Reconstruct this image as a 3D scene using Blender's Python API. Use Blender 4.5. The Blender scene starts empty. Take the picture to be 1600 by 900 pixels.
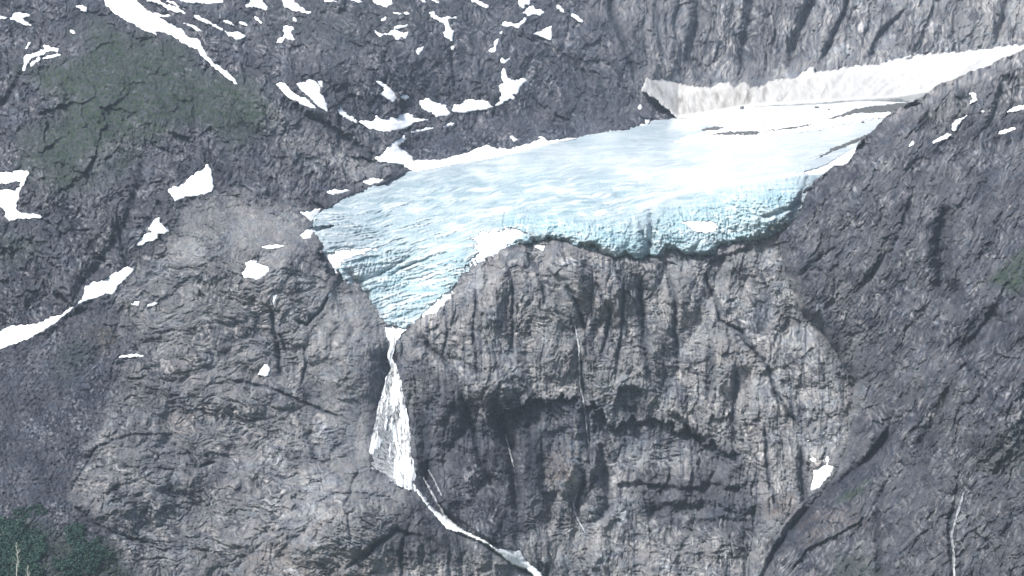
import bpy, math, random, time
import numpy as np
from mathutils import Vector

T0 = time.time()
C = bpy.context.scene
COL = C.collection
f32 = np.float32

# ------------------------------------------------------------------ camera, world, sun, exposure
CAM_Z = 320.0
PITCH = 6.0
FOC = 3000.0                      # focal length in photograph pixels (1600 wide)
cd = bpy.data.cameras.new('camera'); cam = bpy.data.objects.new('camera', cd); COL.objects.link(cam)
cam.location = (0, 0, CAM_Z)
cam.rotation_euler = (math.radians(90 + PITCH), 0, 0)
cd.sensor_width = 36; cd.lens = 36 * FOC / 1600
cd.clip_start = 1; cd.clip_end = 30000
C.camera = cam

SUN_EL, SUN_AZ = 52.0, 126.0     # azimuth measured from +Y (view direction) towards -X, in degrees
world = bpy.data.worlds.new('World'); C.world = world; world.use_nodes = True
wn = world.node_tree.nodes; wl = world.node_tree.links
sky = wn.new('ShaderNodeTexSky'); sky.sky_type = 'NISHITA'; sky.sun_disc = False
sky.sun_elevation = math.radians(SUN_EL); sky.sun_rotation = math.radians(-SUN_AZ)
sky.dust_density = 3.0; sky.air_density = 1.0; sky.ozone_density = 1.0
wl.new(sky.outputs[0], wn['Background'].inputs[0]); wn['Background'].inputs[1].default_value = 0.085

sd = bpy.data.lights.new('sun', 'SUN'); sun = bpy.data.objects.new('sun', sd); COL.objects.link(sun)
sd.energy = 3.1; sd.angle = math.radians(9.0); sd.color = (1.0, 0.97, 0.93)
a, e = math.radians(SUN_AZ), math.radians(SUN_EL)
sdir = Vector((-math.sin(a) * math.cos(e), math.cos(a) * math.cos(e), math.sin(e)))   # towards the sun
sun.rotation_euler = (-sdir).to_track_quat('-Z', 'Y').to_euler()

C.view_settings.view_transform = 'Standard'; C.view_settings.look = 'None'
C.view_settings.exposure = 0.84; C.view_settings.gamma = 1.0
C.cycles.volume_bounces = 1
C.cycles.max_bounces = 5
C.cycles.volume_step_rate = 5

HAZE = True
HAZE_DENSITY = 0.000025

# ------------------------------------------------------------------ numeric helpers
cp, sp_ = math.cos(math.radians(PITCH)), math.sin(math.radians(PITCH))

def to_world(px, py, Y):
    """the point at distance Y (along world Y) that lies in the direction of photograph pixel px, py"""
    u = (px - 800.0) / FOC; v = (450.0 - py) / FOC
    dx = u; dy = cp - v * sp_; dz = sp_ + v * cp
    k = Y / dy
    return dx * k, Y, CAM_Z + dz * k

def hash2(ix, iy, seed):
    h = (ix.astype(np.uint32) * np.uint32(374761393)) ^ (iy.astype(np.uint32) * np.uint32(668265263)) ^ np.uint32((seed * 2246822519) & 0xffffffff)
    h = (h ^ (h >> np.uint32(13))) * np.uint32(1274126177)
    h = h ^ (h >> np.uint32(16))
    h = h * np.uint32(2654435761)
    return h ^ (h >> np.uint32(15))

def r01(h): return (h & np.uint32(0xffff)).astype(f32) / f32(65535.0)
def r01b(h): return ((h >> np.uint32(16)) & np.uint32(0xffff)).astype(f32) / f32(65535.0)

GA = np.linspace(0, 2 * np.pi, 256, endpoint=False)
GX, GY = np.cos(GA).astype(f32), np.sin(GA).astype(f32)

def perlin(x, y, seed):
    x = x.astype(f32); y = y.astype(f32)
    xf0 = np.floor(x); yf0 = np.floor(y)
    ix = xf0.astype(np.int32); iy = yf0.astype(np.int32)
    fx = x - xf0; fy = y - yf0
    u = fx * fx * fx * (fx * (fx * 6 - 15) + 10); v = fy * fy * fy * (fy * (fy * 6 - 15) + 10)
    def g(dx, dy):
        h = hash2(ix + dx, iy + dy, seed) & np.uint32(255)
        return GX[h] * (fx - dx) + GY[h] * (fy - dy)
    a = g(0, 0); b = g(1, 0); c = g(0, 1); d = g(1, 1)
    ab = a + u * (b - a); cdv = c + u * (d - c)
    return (ab + v * (cdv - ab)) * f32(1.45)

def fbm(x, y, wl_, oct_, seed, gain=0.5):
    s = 0; a = 1.0
    for k in range(oct_):
        s = s + a * perlin(x / wl_ + 17.3 * k, y / wl_ - 9.1 * k, seed + k); wl_ = wl_ / 2.03; a *= gain
    return s

def ridged(x, y, seed): return 1 - np.abs(perlin(x, y, seed)) * 2

def facets(x, y, seed, tilt=1.0, hgt=0.3):
    """broken planes: every Voronoi cell (size 1) is its own tilted plane"""
    xf0 = np.floor(x); yf0 = np.floor(y)
    ix = xf0.astype(np.int32); iy = yf0.astype(np.int32)
    f1 = np.full(x.shape, 9, f32); f2 = np.full(x.shape, 9, f32); val = np.zeros(x.shape, f32)
    for dx in (-1, 0, 1):
        for dy in (-1, 0, 1):
            h = hash2(ix + dx, iy + dy, seed)
            px = xf0 + dx + f32(.05) + f32(.9) * r01(h); py = yf0 + dy + f32(.05) + f32(.9) * r01b(h)
            ex = x - px; ey = y - py
            d = ex * ex + ey * ey
            h2 = hash2(ix + dx, iy + dy, seed + 77)
            t = (r01(h2) - f32(.5)) * 2 * tilt * ex + (r01b(h2) - f32(.5)) * 2 * tilt * ey + hgt * (r01(h2 >> np.uint32(5)) - f32(.5)) * 2
            c = d < f1
            f2 = np.where(c, f1, np.minimum(f2, d))
            f1 = np.where(c, d, f1); val = np.where(c, t.astype(f32), val)
    return val, np.sqrt(f1), np.sqrt(f2)

def sm(t):
    t = np.clip(t, 0, 1); return t * t * (3 - 2 * t)

def sdist(px, py, poly):
    """signed distance to a closed polygon, positive inside"""
    d2 = np.full(px.shape, 1e12, f32); ins = np.zeros(px.shape, bool)
    n = len(poly)
    for i in range(n):
        ax, ay = poly[i]; bx, by = poly[(i + 1) % n]
        ex, ey = bx - ax, by - ay
        wx, wy = px - ax, py - ay
        t = np.clip((wx * ex + wy * ey) / max(ex * ex + ey * ey, 1e-6), 0, 1)
        d2 = np.minimum(d2, (wx - ex * t) ** 2 + (wy - ey * t) ** 2)
        if ay != by:
            c = ((ay > py) != (by > py)) & (px < ax + (py - ay) * ex / ey)
            ins ^= c
    d = np.sqrt(d2)
    return np.where(ins, d, -d).astype(f32)

def ldist(px, py, line):
    """distance to a polyline, side (+ right of travel), running fraction"""
    d2 = np.full(px.shape, 1e12, f32); side = np.zeros(px.shape, f32); fr = np.zeros(px.shape, f32)
    n = len(line) - 1
    for i in range(n):
        ax, ay = line[i][:2]; bx, by = line[i + 1][:2]
        ex, ey = bx - ax, by - ay; L2 = max(ex * ex + ey * ey, 1e-6)
        wx, wy = px - ax, py - ay
        t = np.clip((wx * ex + wy * ey) / L2, 0, 1)
        q = (wx - ex * t) ** 2 + (wy - ey * t) ** 2
        c = q < d2
        d2 = np.where(c, q, d2); side = np.where(c, np.sign(ex * wy - ey * wx), side); fr = np.where(c, (i + t) / n, fr)
    return np.sqrt(d2), side, fr

# ------------------------------------------------------------------ the grid on which the mountain is sampled
STEP = 1.2
GX0, GX1, GY0, GY1 = -50.0, 1650.0, -32.0, 932.0
NXG = int((GX1 - GX0) / STEP) + 1; NYG = int((GY1 - GY0) / STEP) + 1
gx = (GX0 + np.arange(NXG) * STEP).astype(f32); gy = (GY0 + np.arange(NYG) * STEP).astype(f32)
PX, PY = np.meshgrid(gx, gy)

def coarse(fn, q=6):
    """evaluate a smooth function on every q-th node and interpolate"""
    ax = np.arange(0, NXG + q, q); ay = np.arange(0, NYG + q, q)
    X, Y = np.meshgrid(GX0 + ax * STEP, GY0 + ay * STEP)
    v = np.asarray(fn(X.astype(f32), Y.astype(f32)), f32)
    tx = np.arange(NXG) / q; ty = np.arange(NYG) / q
    i = np.minimum(tx.astype(int), len(ax) - 2); j = np.minimum(ty.astype(int), len(ay) - 2)
    fx = (tx - i).astype(f32)[None, :]; fy = (ty - j).astype(f32)[:, None]
    top = v[j][:, i] * (1 - fx) + v[j][:, i + 1] * fx
    bot = v[j + 1][:, i] * (1 - fx) + v[j + 1][:, i + 1] * fx
    return (top * (1 - fy) + bot * fy).astype(f32)

def tps(pts):
    P = np.array(pts, float); x, y, v = P[:, 0] / 500, P[:, 1] / 500, P[:, 2]
    n = len(v)
    def phi(r2): return np.where(r2 > 0, 0.5 * r2 * np.log(np.maximum(r2, 1e-12)), 0)
    K = phi((x[:, None] - x) ** 2 + (y[:, None] - y) ** 2) + np.eye(n) * 2e-3
    A = np.zeros((n + 3, n + 3)); A[:n, :n] = K; A[:n, n] = 1; A[:n, n + 1] = x; A[:n, n + 2] = y
    A[n, :n] = 1; A[n + 1, :n] = x; A[n + 2, :n] = y
    w = np.linalg.solve(A, np.concatenate([v, [0, 0, 0]]))
    def f(X, Y):
        X = X / 500.0; Y = Y / 500.0
        s = w[n] + w[n + 1] * X + w[n + 2] * Y
        for k in range(n): s = s + w[k] * phi((X - x[k]) ** 2 + (Y - y[k]) ** 2)
        return s
    return coarse(f, 8)

def poly_mask(poly, feather, wob=0.0, seed=5):
    def f(X, Y):
        s = sdist(X, Y, poly)
        if wob: s = s + wob * fbm(X, Y, 60, 3, seed)
        return sm(s / feather + 0.5)
    return coarse(f, 4)

def bounds(line, pad):
    xs = [p[0] for p in line]; ys = [p[1] for p in line]
    i0 = max(0, int((min(xs) - pad - GX0) / STEP)); i1 = min(NXG, int((max(xs) + pad - GX0) / STEP) + 2)
    j0 = max(0, int((min(ys) - pad - GY0) / STEP)); j1 = min(NYG, int((max(ys) + pad - GY0) / STEP) + 2)
    return slice(j0, j1), slice(i0, i1)

# ------------------------------------------------------------------ large shape of the mountain: distance Y at places on it
CTRL = [
 (-90,965,2300),(0,900,2350),(0,700,2600),(0,560,2780),(0,400,2950),(0,200,3200),(0,0,3500),(-90,-60,3580),(-90,300,3060),
 (200,900,2450),(200,700,2650),(200,560,2800),(250,400,2950),(250,300,3050),(250,150,3300),(250,0,3600),
 (400,900,2520),(400,700,2740),(400,500,2900),(450,400,2990),(400,300,3110),(450,200,3300),(450,100,3480),(450,0,3750),
 (520,880,2540),(560,800,2620),(600,755,2760),(610,690,2860),(610,560,2935),(610,510,2985),(520,620,2860),
 (640,900,2600),(750,850,2700),(690,760,2790),(700,620,2870),(850,900,2730),(850,700,2850),(850,500,2930),(850,400,2990),
 (1000,900,2740),(1000,700,2860),(1000,450,2955),(1150,900,2680),(1150,700,2820),(1150,430,2975),(1250,550,2870),(740,450,2960),
 (640,440,3070),(540,420,3040),(640,370,3110),(500,340,3120),(640,275,3350),(760,340,3130),(760,255,3480),(850,365,3035),(900,300,3180),
 (900,220,3640),(1060,190,3850),(1020,395,3000),(1020,330,3060),(1020,270,3300),(1150,350,3030),(1150,290,3085),(1150,230,3440),
 (1250,330,3020),(1250,275,3095),(1250,200,3600),(1400,185,3700),(1430,110,3930),(1600,90,3900),
 (1010,100,3950),(1000,0,4150),(1200,120,3990),(1200,0,4150),(1400,80,3970),(1400,0,4100),(1600,50,3980),(1600,-40,4050),
 (800,100,3790),(800,0,4000),(620,100,3620),(620,0,3850),(700,200,3550),(850,180,3680),(950,150,3820),(500,290,3220),(1000,-60,4250),
]
BASE = tps(CTRL)
CTRL_B = [
 (1700,30,3010),(1600,82,3000),(1450,150,2960),(1350,240,2950),(1270,300,2945),(1215,360,2955),(1240,480,2885),(1330,600,2800),(1290,740,2740),
 (1180,900,2670),(1400,400,2760),(1500,300,2790),(1600,200,2850),(1600,400,2560),(1500,600,2450),(1600,600,2380),(1400,700,2600),(1350,850,2530),
 (1500,800,2350),(1600,900,2180),(1690,965,2080),(1690,400,2480),(1480,450,2640),
]
BASE_B = tps(CTRL_B)

BUTT = [(1720,25),(1600,83),(1582,90),(1565,98),(1530,112),(1500,124),(1470,138),(1452,150),(1438,158),(1420,166),(1400,176),(1385,190),(1372,203),
 (1352,222),(1340,240),(1328,258),(1318,262),(1305,264),(1295,272),(1278,282),(1272,292),(1262,300),(1255,312),(1248,328),(1238,342),(1222,352),(1205,364),
 (1215,400),(1240,480),(1280,520),(1330,600),(1325,680),(1300,740),(1270,770),(1230,810),(1200,850),(1175,900),(1160,1000),(1750,1000),(1750,25)]
ICE = [(602,509),(588,490),(578,474),(562,458),(548,444),(532,430),(522,418),(510,405),(503,395),(501,380),(496,368),(487,360),(490,350),(494,340),(505,329),
 (520,318),(545,304),(590,287),(625,272),(645,262),(700,251),(750,243),(800,235),(850,224),(880,219),(920,210),(980,198),(1030,189),(1060,184),(1080,176),
 (1160,164),(1240,152),(1320,146),(1400,140),(1460,130),(1520,150),(1500,210),(1420,270),(1340,310),(1290,312),(1265,330),(1250,348),(1215,362),(1185,372),
 (1150,383),(1130,388),(1110,400),(1090,406),(1070,400),(1050,393),(1040,393),(1030,404),(1015,411),(1000,406),(985,402),(960,412),(945,402),(930,392),
 (905,384),(880,378),(850,377),(820,379),(790,388),(765,402),(740,415),(722,428),(712,448),(702,470),(690,488),(670,497),(650,505),(632,513),(615,513)]

wob = (3.2 * fbm(PX, PY, 26, 3, 301)).astype(f32)
SB = coarse(lambda X, Y: sdist(X, Y, BUTT), 3) + wob * 1.1
SI = coarse(lambda X, Y: sdist(X, Y, ICE), 3) + wob * (0.4 + 1.0 * sm((PY - 330) / 30)) + (2.2 * perlin(PX / 5, PY / 5, 305) + 2.5 * perlin(PX / 12, PY / 9, 306)) * sm((PY - 330) / 30)

# ------------------------------------------------------------------ rock character by region
M_HEAD = poly_mask([(880,-90),(960,40),(990,80),(1005,130),(1060,185),(1700,185),(1700,-90)], 50, 20)
M_CLIFF = poly_mask([(600,480),(720,420),(840,372),(1000,400),(1210,355),(1250,480),(1335,600),(1325,690),(1290,760),(1200,850),(1170,980),(600,980),(640,800),(560,720),(560,560),(480,560),(520,440)], 40, 10)
M_SLAB = poly_mask([(330,300),(480,330),(500,400),(600,500),(620,560),(640,800),(640,980),(180,980),(90,780),(120,690),(190,560),(170,480),(230,400)], 60, 25)
M_SCREE = np.maximum(poly_mask([(-120,560),(60,530),(150,475),(170,520),(190,600),(130,690),(100,770),(190,860),(240,980),(-120,980)], 45, 18),
          np.maximum(poly_mask([(1300,770),(1420,640),(1440,640),(1350,745),(1240,850),(1215,850)], 16, 4) * 0.8,
                     poly_mask([(625,265),(640,225),(700,205),(800,185),(900,190),(960,205),(860,222),(740,245),(660,255)], 20, 6)))
M_SMOOTH = poly_mask([(270,330),(400,300),(470,340),(480,390),(400,400),(240,400)], 40, 10)
M_DOME = poly_mask([(470,745),(560,722),(605,735),(660,775),(700,830),(720,980),(560,980),(590,860),(480,800)], 26, 8)
M_GREEN_UP = poly_mask([(60,90),(150,45),(250,70),(330,120),(420,150),(400,190),(360,210),(280,190),(200,210),(140,230),(80,280),(40,230),(110,150)], 60, 40)
M_CRAG = np.clip(1 - np.maximum.reduce([M_HEAD, M_CLIFF, M_SLAB, M_SCREE]), 0, 1)
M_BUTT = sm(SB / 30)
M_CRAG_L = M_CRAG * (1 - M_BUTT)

def on(mask, fn):
    """evaluate fn(x, y) where mask > 0 only"""
    out = np.zeros(PX.shape, f32); s = mask > 0.004
    out[s] = fn(PX[s], PY[s]) * mask[s]
    return out

def rot(x, y, deg, sx=1.0, sy=1.0):
    c, s = math.cos(math.radians(deg)), math.sin(math.radians(deg))
    return (x * c + y * s) / sx, (-x * s + y * c) / sy

def fract(x, y, seed, dirs, k=1.0):
    """sets of long thin cracks along the given directions (degrees, spacing, length, depth)"""
    r = 0
    for q, (deg, spc, ln, dep) in enumerate(dirs):
        X, Y = rot(x, y, deg, ln, spc)
        n = perlin(X, Y, seed + q)
        pres = sm(perlin(x / (ln * 1.6), y / (ln * 1.6), seed + 40 + q) * 2.2 + .45)
        r = r + dep * k * np.exp(-(n / .075) ** 2) * pres - dep * .45 * k * np.abs(n)
    return r

def crag(degs, st, seed, amp=1.0, blocks=1.0):
    d0, d1, d2 = degs
    def f(x, y):
        wx = x + 9 * perlin(x / 40, y / 40, seed) + 3.5 * perlin(x / 13, y / 13, seed + 1) + 1.3 * perlin(x / 5, y / 5, seed + 31)
        wy = y + 9 * perlin(x / 40, y / 40, seed + 2) + 3.5 * perlin(x / 13, y / 13, seed + 3) + 1.3 * perlin(x / 5, y / 5, seed + 32)
        X, Y = rot(wx, wy, d0, st, 1.0)
        r = 0
        for k, (c, t, h) in enumerate([(74, .32, .04), (30, .45, .08), (12, .54, .13), (5.5, .56, .16)]):
            v, a, b = facets(X / c, Y / c, seed + 10 + k, t, h)
            r = r + v * c * (blocks if k < 2 else 1)
        r = r + fract(wx, wy, seed + 50, [(d0, 12, 90, 2.6), (d0, 7, 46, 2.6), (d1, 8, 32, 2.0), (d2, 6, 30, 1.6), (d0, 3.8, 26, 1.4), (d1, 3.4, 14, .8)])
        r = r - 18 * np.sqrt(perlin(X / 95, Y / 48, seed + 20) ** 2 + .03) - 9 * np.sqrt(perlin(X / 40, Y / 20, seed + 21) ** 2 + .012)
        return r * amp
    return f

def slab(seed):
    def f(x, y):
        wx = x + 22 * perlin(x / 90, y / 70, seed) + 8 * perlin(x / 26, y / 22, seed + 1) + 2 * perlin(x / 8, y / 8, seed + 31)
        wy = y + 20 * perlin(x / 90, y / 70, seed + 2) + 8 * perlin(x / 26, y / 22, seed + 3) + 2 * perlin(x / 8, y / 8, seed + 32)
        r = -22 * np.abs(perlin(wx / 120, wy / 90, seed + 4)) - 10 * np.abs(perlin(wx / 46, wy / 36, seed + 5)) - 3.6 * np.abs(perlin(wx / 19, wy / 15, seed + 6)) - 1.1 * np.abs(perlin(wx / 8, wy / 6, seed + 16))
        r = r + fract(wx, wy, seed + 50, [(4, 10, 80, 3.2), (-12, 5.5, 44, 1.6), (40, 10, 60, 2.6), (80, 12, 50, 2.2), (10, 3.4, 26, .9)])
        v, a, b = facets(wx / 26, wy / 15, seed + 9, .16, .07)
        r = r + v * 20
        v, a, b = facets(wx / 9, wy / 6.5, seed + 11, .3, .09)
        r = r + v * 4.2
        return r
    return f

def cliff_face(seed):
    def f(x, y):
        wx = x + 15 * perlin(x / 80, y / 110, seed) + 5 * perlin(x / 21, y / 34, seed + 1) + 1.6 * perlin(x / 7, y / 8, seed + 31)
        wy = y + 16 * perlin(x / 80, y / 70, seed + 2) + 7 * perlin(x / 24, y / 22, seed + 3) + 1.8 * perlin(x / 8, y / 7, seed + 32)
        r = -34 * np.abs(perlin(wx / 90, wy / 170, seed + 4)) - 17 * np.abs(perlin(wx / 40, wy / 75, seed + 5)) - 5 * np.abs(perlin(wx / 17, wy / 26, seed + 6))
        hor = sm(perlin(x / 75, y / 60, seed + 21) * 1.6 + .5)
        r = r + hor * fract(wx, wy, seed + 50, [(2, 8, 50, 2.8), (-6, 4.5, 26, 1.6), (14, 3.2, 16, 1.0)])
        r = r + fract(wx, wy, seed + 60, [(90, 15, 95, 3.0), (86, 7, 48, 1.9), (50, 9, 40, 1.6), (95, 3.8, 26, 1.0)])
        v, a, b = facets(wx / 19, wy / 46, seed + 10, .2, .09)
        r = r + v * 22 + .8 * np.exp(-((b - a) / .05) ** 2)
        v, a, b = facets(wx / 17, wy / 11, seed + 11, .3, .10)
        r = r + v * 9
        v, a, b = facets(wx / 7, wy / 6, seed + 12, .42, .14)
        r = r + v * 3.6
        return r
    return f

def columns(seed):
    def f(x, y):
        wx = x + 10 * perlin(x / 50, y / 90, seed) + 4 * perlin(x / 14, y / 30, seed + 1) + 1.6 * perlin(x / 6, y / 8, seed + 31)
        wy = y + 14 * perlin(x / 60, y / 70, seed + 2)
        wx = wx + 0.25 * (wy - 60) * np.clip((x - 1200) / 150, 0, 1)
        r = -42 * np.abs(perlin(wx / 60, wy / 200, seed + 4)) - 19 * np.abs(perlin(wx / 26, wy / 80, seed + 5)) - 5 * np.abs(perlin(wx / 11, wy / 34, seed + 6))
        v, a, b = facets(wx / 24, wy / 55, seed + 7, .3, .14)
        r = r + v * 30
        v, a, b = facets(wx / 10, wy / 17, seed + 8, .42, .16)
        r = r + v * 10
        v, a, b = facets(wx / 5, wy / 6, seed + 9, .45, .16)
        r = r + v * 5
        r = r + fract(wx, wy, seed + 60, [(90, 11, 90, 3.0), (80, 6, 44, 1.8), (60, 9, 40, 2.0), (-60, 8, 36, 1.5), (90, 3.6, 24, 1.0)])
        return r
    return f

def scree(seed):
    def f(x, y):
        X, Y = rot(x, y, 60, 2.2, 1)
        r = 5 * perlin(X / 30, Y / 30, seed) + 1.2 * ridged(X / 9, Y / 7, seed + 1)
        v, a, b = facets(x / 4.2, y / 3.8, seed + 2, .5, .22)
        r = r + v * 3.2
        v, a, b = facets(x / 8.5, y / 7, seed + 3, .4, .14)
        r = r + v * 6 - 5 * np.abs(perlin(X / 26, Y / 20, seed + 5))
        return r + fract(x, y, seed + 50, [(-48, 8, 50, 2.0), (60, 7, 34, 1.6), (10, 5, 20, 1.2)])
    return f

M_RW = M_CRAG * M_BUTT
DET = on(M_CRAG_L, crag((68, -58, 20), 1.3, 11, 1.0, .7)) + on(M_RW, crag((-56, 60, -66), 2.2, 51, .85, .22))
DET += on(M_SLAB * (1 - .4 * M_SMOOTH) * (1 - M_CLIFF) * (1 - M_SCREE), slab(101))
DET += on(M_CLIFF, cliff_face(151)) + on(M_HEAD, columns(201)) + on(M_SCREE, scree(251))
DET += coarse(lambda X, Y: 30 * fbm(X, Y, 260, 3, 401), 3) * (1 - .6 * M_SCREE)
DET += 0.7 * perlin(PX / 3.4, PY / 3.4, 402) + 0.5 * perlin(PX / 2.6, PY / 2.9, 403)

def box_blur(a, r):
    for ax in (0, 1):
        p = [(0, 0), (0, 0)]; p[ax] = (r + 1, r)
        c = np.cumsum(np.pad(a.astype(np.float64), p, mode='edge'), axis=ax)
        n = a.shape[ax]
        a = (np.take(c, np.arange(2 * r + 1, 2 * r + 1 + n), axis=ax) - np.take(c, np.arange(0, n), axis=ax)) / (2 * r + 1)
    return a.astype(f32)
DET *= (1 - .45 * M_GREEN_UP)
DET *= (1 - .35 * poly_mask([(500,470),(600,470),(610,640),(560,720),(470,640)], 40, 12))
DET -= .85 * box_blur(box_blur(DET, 36), 36)

# foliation of the gneiss: light and dark bands and flecks, each region with its own grain directions
def grain(dirs, seed, warp):
    def f(x, y):
        wx = x + warp * perlin(x / 38, y / 38, seed) + warp * .4 * perlin(x / 12, y / 12, seed + 1)
        wy = y + warp * perlin(x / 38, y / 38, seed + 2) + warp * .4 * perlin(x / 12, y / 12, seed + 3)
        tot = 0
        for q, (deg, ln, wd) in enumerate(dirs):
            X, Y = rot(wx, wy, deg, ln, wd)
            n = perlin(X, Y, seed + 5 + q) + .7 * perlin(X * 2.1, Y * 2.0, seed + 15 + q)
            w = sm(perlin(x / 34, y / 30, seed + 25 + q) * 1.8 + .5)
            tot = tot + w * n
            X, Y = rot(wx + 50, wy, deg + 7, ln * 1.6, wd * 1.2)
            l = np.exp(-(perlin(X, Y, seed + 45 + q) / .10) ** 2)
            tot = tot - .9 * l * sm(perlin(x / 26, y / 26, seed + 55 + q) * 2.5)
        return tot
    return f
GRAIN = on(M_CRAG_L, grain([(68, 16, 4.2), (-58, 14, 4.2), (20, 14, 4.5)], 1011, 9))
GRAIN += on(M_RW, grain([(-56, 34, 4.2), (-66, 26, 4.2), (60, 13, 4.5)], 1111, 7))
GRAIN += on(M_SLAB * (1 - M_CLIFF) * (1 - M_SCREE), grain([(2, 22, 3.8), (35, 16, 4.2), (-25, 18, 4.2)], 1211, 16))
GRAIN += on(M_CLIFF, grain([(2, 22, 3.8), (90, 26, 4.0), (60, 16, 4.5)], 1311, 11))
GRAIN += on(M_HEAD, grain([(90, 34, 4.5), (72, 22, 5), (-65, 18, 5)], 1411, 9))
GRAIN += on(M_SCREE, grain([(60, 9, 3.6), (-60, 7, 3.6), (10, 7, 4)], 1511, 4))
calm = np.clip(1 - .2 * M_DOME - .5 * poly_mask([(500,470),(600,470),(610,640),(560,720),(470,640)], 40, 12) - .5 * M_SMOOTH - .3 * M_GREEN_UP, 0, 1) * (.55 + .45 * sm(fbm(PX, PY, 90, 2, 1602) * 1.3 + .5))
GRAIN = np.clip(.51 + .33 * GRAIN * calm + .12 * fbm(PX, PY, 46, 3, 1601), 0, 1).astype(f32)
print('detail', time.time() - T0)

# ------------------------------------------------------------------ individually placed ledges, grooves and bulges
FEAT = np.zeros(PX.shape, f32)
WET_SHADE = np.zeros(PX.shape, f32)  # damp streaks, plus shade painted into overhangs, cracks and hollows
wobx = 5 * perlin(PX / 17, PY / 17, 501) + 2.5 * perlin(PX / 6, PY / 6, 502)
woby = 5 * perlin(PX / 17, PY / 17, 503) + 2.5 * perlin(PX / 6, PY / 6, 504)

_b1, _, _ = facets(PX / 15, PY / 60, 511, 0.0, 1.0); _b2, _, _ = facets(PX / 6.5, PY / 30, 512, 0.0, 1.0)
blk = 1.2 * _b1 + 1.0 * _b2 + 4 * perlin(PX / 34, PY / 80, 513)
def ledge(line, H, L, wobk=1.0, wet_shade=0.0):
    """an overhang: the rock below the line steps back by H and comes forward again over L"""
    s = bounds(line, L * 3 + 20); x = PX[s] + wobx[s] * wobk * .5; y = PY[s] + (woby[s] + blk[s]) * wobk
    xs = [p[0] for p in line]; ys = [p[1] for p in line]
    ye = np.interp(x, xs, ys)
    tap = sm((x - xs[0]) / 14) * sm((xs[-1] - x) / 14)
    d = y - ye
    g = np.where(d > 0, sm(d / 9) * np.exp(-np.maximum(d, 0) / L), 0) * tap
    FEAT[s] += H * g - .10 * H * np.exp(-(np.minimum(d, 0) / 7) ** 2) * (d <= 0) * tap
    if wet_shade: WET_SHADE[s] = np.maximum(WET_SHADE[s], wet_shade * sm(d / 3) * np.exp(-np.maximum(d, 0) / L / 1.5) * tap)  # damp and painted shade below the lip

def groove(line, w, depth, wobk=.35, wet_shade=0.0):
    s = bounds(line, w * 3 + 8)
    d, side, fr = ldist(PX[s] + wobx[s] * wobk, PY[s] + woby[s] * wobk, line)
    tp = np.minimum(1, np.minimum(fr, 1 - fr) * 6 + .15)
    g = np.exp(-(d / (w * (.5 + .5 * tp))) ** 2) * tp
    FEAT[s] += depth * 1.7 * g
    if wet_shade: WET_SHADE[s] = np.maximum(WET_SHADE[s], wet_shade * np.exp(-(d / (w * 1.3)) ** 2) * tp)  # seep and painted crack shade in one tone

def riser(line, H, L):
    """one side of the line (right of travel) stands forward by H, fading over L"""
    s = bounds(line, L * 3)
    d, side, fr = ldist(PX[s] + wobx[s] * .5, PY[s] + woby[s] * .5, line)
    tp = sm(np.minimum(fr, 1 - fr) * 5)
    FEAT[s] -= H * np.where(side > 0, np.exp(-d / L) * sm(d / 2.5), 0) * tp

def bulge(cx, cy, rx, ry, H, deg=0):
    s = bounds([(cx, cy)], max(rx, ry) * 1.4)
    X, Y = rot(PX[s] + wobx[s] - cx, PY[s] + woby[s] - cy, deg, rx, ry)
    r2 = X * X + Y * Y
    FEAT[s] -= 1.3 * H * np.clip(1 - r2, 0, 1) ** 1.3

# waterfall recess, cliff top
groove([(612,535),(608,570),(606,610),(606,660),(608,720),(620,760)], 30, 10, .4, .9)
groove([(650,600),(662,680),(668,760),(690,800),(720,830)], 10, 14, .5, .9)
groove([(645,760),(680,795),(720,830),(765,852),(820,885),(850,910)], 9, 9, .3, .6)
# the big overhangs of the lower cliff; shade beneath them also painted dark
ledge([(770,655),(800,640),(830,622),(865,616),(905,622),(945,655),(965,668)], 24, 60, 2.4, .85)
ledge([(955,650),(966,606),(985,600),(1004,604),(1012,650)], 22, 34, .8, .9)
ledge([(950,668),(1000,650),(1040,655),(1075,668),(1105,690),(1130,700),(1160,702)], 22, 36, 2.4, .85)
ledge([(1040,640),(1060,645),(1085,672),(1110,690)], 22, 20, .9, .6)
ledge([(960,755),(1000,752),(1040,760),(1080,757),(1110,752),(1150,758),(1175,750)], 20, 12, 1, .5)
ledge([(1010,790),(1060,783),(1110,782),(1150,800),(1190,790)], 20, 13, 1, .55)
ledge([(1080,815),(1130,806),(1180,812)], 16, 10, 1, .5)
ledge([(955,707),(1000,712),(1045,704),(1100,712)], 9, 7, 1, .2)
ledge([(960,733),(1010,738),(1060,730)], 8, 6, 1, .2)
ledge([(840,770),(870,762),(895,775),(920,765)], 14, 10, .8, .4)
ledge([(680,625),(720,635),(760,632)], 10, 9, .8, .2)
ledge([(640,700),(700,690),(760,710)], 8, 9, 1, .3)
ledge([(730,545),(780,550),(840,548)], 8, 7, .9, .1)
ledge([(670,535),(690,545),(720,560),(760,580)], 12, 9, .7, .2)
ledge([(1090,500),(1140,512),(1185,512)], 6, 6, .6, .1)
ledge([(1190,700),(1230,690),(1265,696)], 7, 6, .7, .1)
ledge([(1100,408),(1125,398),(1150,390),(1180,380)], 20, 14, .5, .6)
ledge([(1075,425),(1120,430),(1190,428)], 6, 5, .5, .05)
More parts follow.
